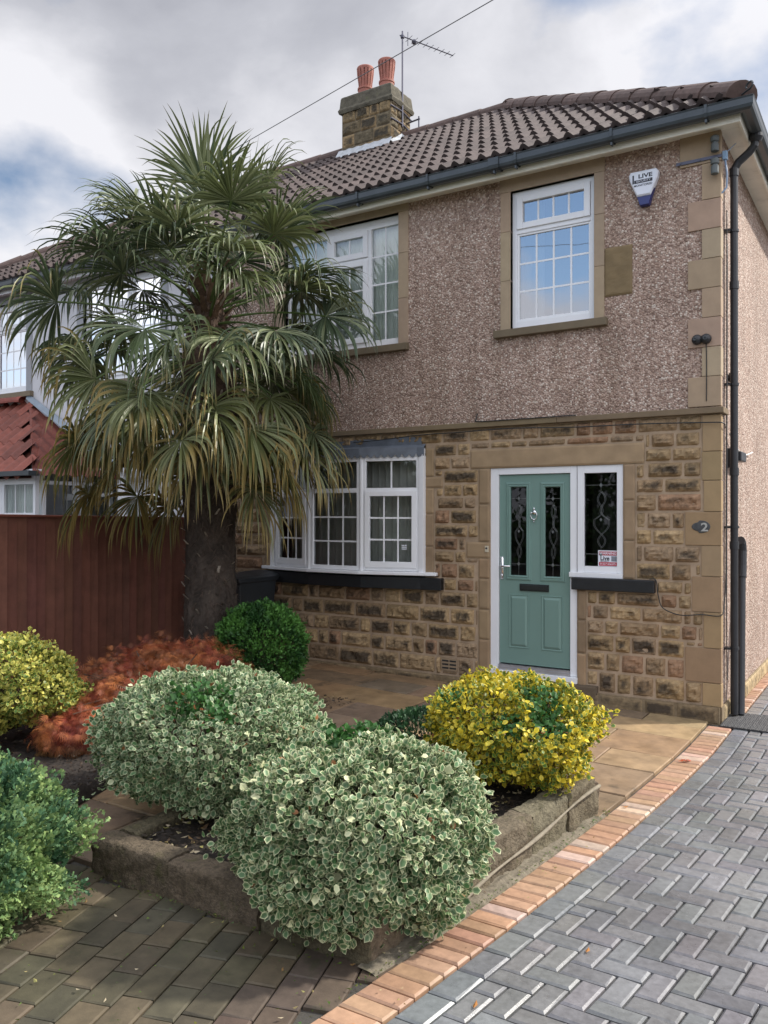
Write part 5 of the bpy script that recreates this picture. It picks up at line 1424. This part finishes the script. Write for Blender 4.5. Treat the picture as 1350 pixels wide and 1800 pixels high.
# crown: petiole bases wrapped in fibre, fronds are its children
b = MB()
for i in range(60):
    th = i*2.399; z = 3.3+.016*i; a = axis(z); nrm_ = Vector((math.cos(th), math.sin(th), 0)); tg = Vector((-math.sin(th), math.cos(th), 0))
    k = random.uniform(.6, 1.3); b.cur = (.12*k, .075*k, .045*k, 0); p = a+nrm_*.12; q = p+nrm_*.16+Vector((0, 0, .18)); w = .04
    b.add([p-tg*w, p+tg*w, q+tg*w*.5, q-tg*w*.5, p-tg*w-nrm_*.03, p+tg*w-nrm_*.03], [(0, 1, 2, 3), (4, 3, 2, 5)])
crown = b.build('crown', M['fibre'], pm)
def frond(i, th, el, z0, plen, blen, age, spread=2.35, nleaf=38, roll=0):
    """age 0 young & erect .. 1 old & hanging"""
    V = []; F = []; C = []
    o = axis(z0)+Vector((math.cos(th), math.sin(th), 0))*.10
    d = Vector((math.cos(th)*math.cos(el), math.sin(th)*math.cos(el), math.sin(el))); side = Vector((-math.sin(th), math.cos(th), 0))
    # petiole: arches down a little with age
    pts = []; cur = Vector(o); dd = Vector(d)
    for k in range(9):
        pts.append(Vector(cur)); cur += dd*plen/8; dd = (dd+Vector((0, 0, -.03-.055*age))).normalized()
    hub = pts[-1]; dd = (dd+Vector((0, 0, -.12*age))).normalized()
    pb = MB(); g = (.10, .15, .045) if age < .75 else (.16, .15, .05); pb.cur = g+(0,); pb.tube(pts, [.014]*3+[.010]*6, 5)
    V += pb.v; F += pb.f; C += pb.c
    up = side.cross(dd); up = up if up.z > 0 or el > 1.2 else -up
    up.normalize()
    if roll: Rr = Matrix.Rotation(roll, 3, dd); side = Rr @ side; up = Rr @ up
    gcol = Vector(random.choice([(.075, .105, .052), (.095, .130, .058), (.068, .095, .052), (.12, .145, .058)]))
    if age > .62: gcol = gcol.lerp(Vector((.16, .16, .045)), random.uniform(.15, .6))
    gl = Vector((.34, .37, .20))
    for j in range(nleaf):
        a = -spread+2*spread*j/(nleaf-1)+random.uniform(-.045, .045)
        ld = (dd*math.cos(a)+side*math.sin(a)).normalized()
        L = blen*(.62+.38*math.cos(a*.55))*random.uniform(.82, 1.12)
        W = .0145*random.uniform(.7, 1.25)
        split = .42
        p = hub.copy(); cd_ = ld.copy()
        cd_ = (cd_+up*random.uniform(.0, .3)).normalized()
        nseg = 9; droopk = (.03+.66*min(1, age*1.8)**.8)*random.uniform(.45, 1.7)
        bend_at = random.uniform(.42, .70); kink = random.random() < .35*min(1, age*2)+.10
        n0 = len(V); tipyel = max(0, age-.28)*random.uniform(.3, 1.9)*(1.35 if math.cos(th) < 0 else 1)
        tone = random.uniform(.75, 1.3); pale = random.random() < .3
        for k in range(nseg+1):
            t = k/nseg
            w = W*(min(1, t/.30)*.98+.02)*(1 if t < .55 else max(.04, 1-((t-.55)/.45)**1.5))
            across = cd_.cross(up)
            if across.length < .05: across = side.copy()
            across.normalize(); nn = across.cross(cd_)
            fold = .55*w*(1 if t < .8 else .5)
            V += [tuple(p-across*w+nn*fold), tuple(p), tuple(p+across*w+nn*fold)]
            c = gcol*tone
            if pale: c = c.lerp(gl, .45)
            tt = max(0, min(1, (t-(1-.75*tipyel))/.22)) if tipyel > .05 else (1 if t > .97 else 0)
            ty = Vector((.30, .22, .07)) if t < .93 else Vector((.20, .13, .075)); c = c.lerp(ty, tt*.9)
            C += [(c.x*1.05, c.y*1.05, c.z*1.05, 0), (c.x*.85, c.y*.85, c.z*.85, 0), (c.x, c.y, c.z, 0)]
            p = p+cd_*(L/nseg)
            dr = droopk*(.12+2.6*max(0, t-.28)) if not (kink and t > bend_at) else max(.5, droopk*2.2)*(1 if t < bend_at+.2 else .5)
            cd_ = (cd_+Vector((0, 0, -dr))).normalized()
            if p.y > -.06: p.y = -.06-random.random()*.03
        for k in range(nseg):
            a0 = n0+3*k; F += [(a0, a0+1, a0+4, a0+3), (a0+1, a0+2, a0+5, a0+4)]
    return mesh_obj('frond', V, F, C, M['palmleaf'], crown, smooth=False)
random.seed(21)
nf = 96; GA = 2.39996
for i in range(nf):
    t = i/(nf-1)              # 0 youngest
    th = i*GA+.6+random.uniform(-.3, .3)
    el = R(60)-R(101)*t**.8+random.uniform(-.24, .24)
    age = min(1, t*1.02)
    z0 = 4.25-1.25*t
    plen = (.66+.50*math.sin(min(1, t*1.5)*math.pi*.5))*random.uniform(.82, 1.16); blen = .70*random.uniform(.86, 1.14)
    back = math.sin(th)
    if back > .3: plen *= 1-.40*(back-.3)
    if math.cos(th) < -.2 and t > .3: plen *= 1.12
    frond(i, th, el, z0, plen, blen, age, spread=random.uniform(1.7, 2.3), nleaf=random.randint(34, 44), roll=random.gauss(0, .45)*(.4+t))
frond(90, R(-70), R(86), 4.30, .80, .76, .03, spread=1.35, nleaf=30)
frond(91, R(150), R(66), 4.25, .85, .62, .10, spread=1.1, nleaf=22)
frond(92, R(10), R(60), 4.25, .95, .60, .16, spread=1.0, nleaf=20, roll=.5)
frond(93, R(215), R(52), 4.20, .95, .62, .22, spread=1.3, nleaf=24, roll=-.5)

# ------------------------------------------------------------ across the road (only seen mirrored in the window panes)
def far_tree(x, y, h, r, k):
    t = empty('roadside_tree', (x, y, 0), ['tall leafy green tree across the road, mirrored in the bay window', 'broad leafy green tree across the road, mirrored in the sidelight', 'leafy green tree across the road, far right, mirrored in panes'][k], 'tree', 'trees across the road')
    b = MB(); b.cur = (1, 1, 1, 0); b.tube([(x, y, 0), (x+.1, y, h*.3), (x, y+.1, h*.7)], [.22, .16, .06], 8)
    for q in range(8):
        a = q*.8; b.tube([(x, y, h*.3+q*.1), (x+math.cos(a)*r*.6, y+math.sin(a)*r*.6, h*.5+q*.15)], [.07, .02], 5)
    b.build('trunk', M['bark'], t)
    P, N_, Dp = bush_points((x, y, h*.6), (r, r, h*.42), 3500, bumps=.35, seed=k*2.3, zmin=.5, depth=.5)
    n = len(P); leaf_cloud('crown', P, N_+rng.normal(size=(n, 3))*.6, rng.normal(size=(n, 3))+N_, .38*(.6+.6*rng.random(n)), SV, SF,
        lambda n_, kk: np.repeat(np.array([.05, .09, .025])*(.5+1.1*rng.random((n_, 1, 1))), kk, 1), M['hedge'], t)
far_tree(-9, -24, 8, 3.4, 0); far_tree(-3.5, -23, 7, 3.2, 1); far_tree(4, -25, 8, 3.6, 2)
hd = empty('garden_hedge', (-4, -19, 0), 'long green hedge across the road, seen only mirrored in panes', 'hedge')
P = []; 
for _ in range(9000): P.append((random.uniform(-24, 16), -19+random.uniform(-.5, .5), random.uniform(.1, 2.0)+.15*math.sin(_)))
P = np.array(P); n = len(P)
leaf_cloud('foliage', P, rng.normal(size=(n, 3))+np.array([0, .5, .4]), rng.normal(size=(n, 3))+np.array([0, 1, 0]), .26*(.6+.6*rng.random(n)), SV, SF, lambda n_, kk: np.repeat(np.array([.05, .10, .03])*(.5+1.0*rng.random((n_, 1, 1))), kk, 1), M['hedge'], hd)
S.cycles.max_bounces = 8
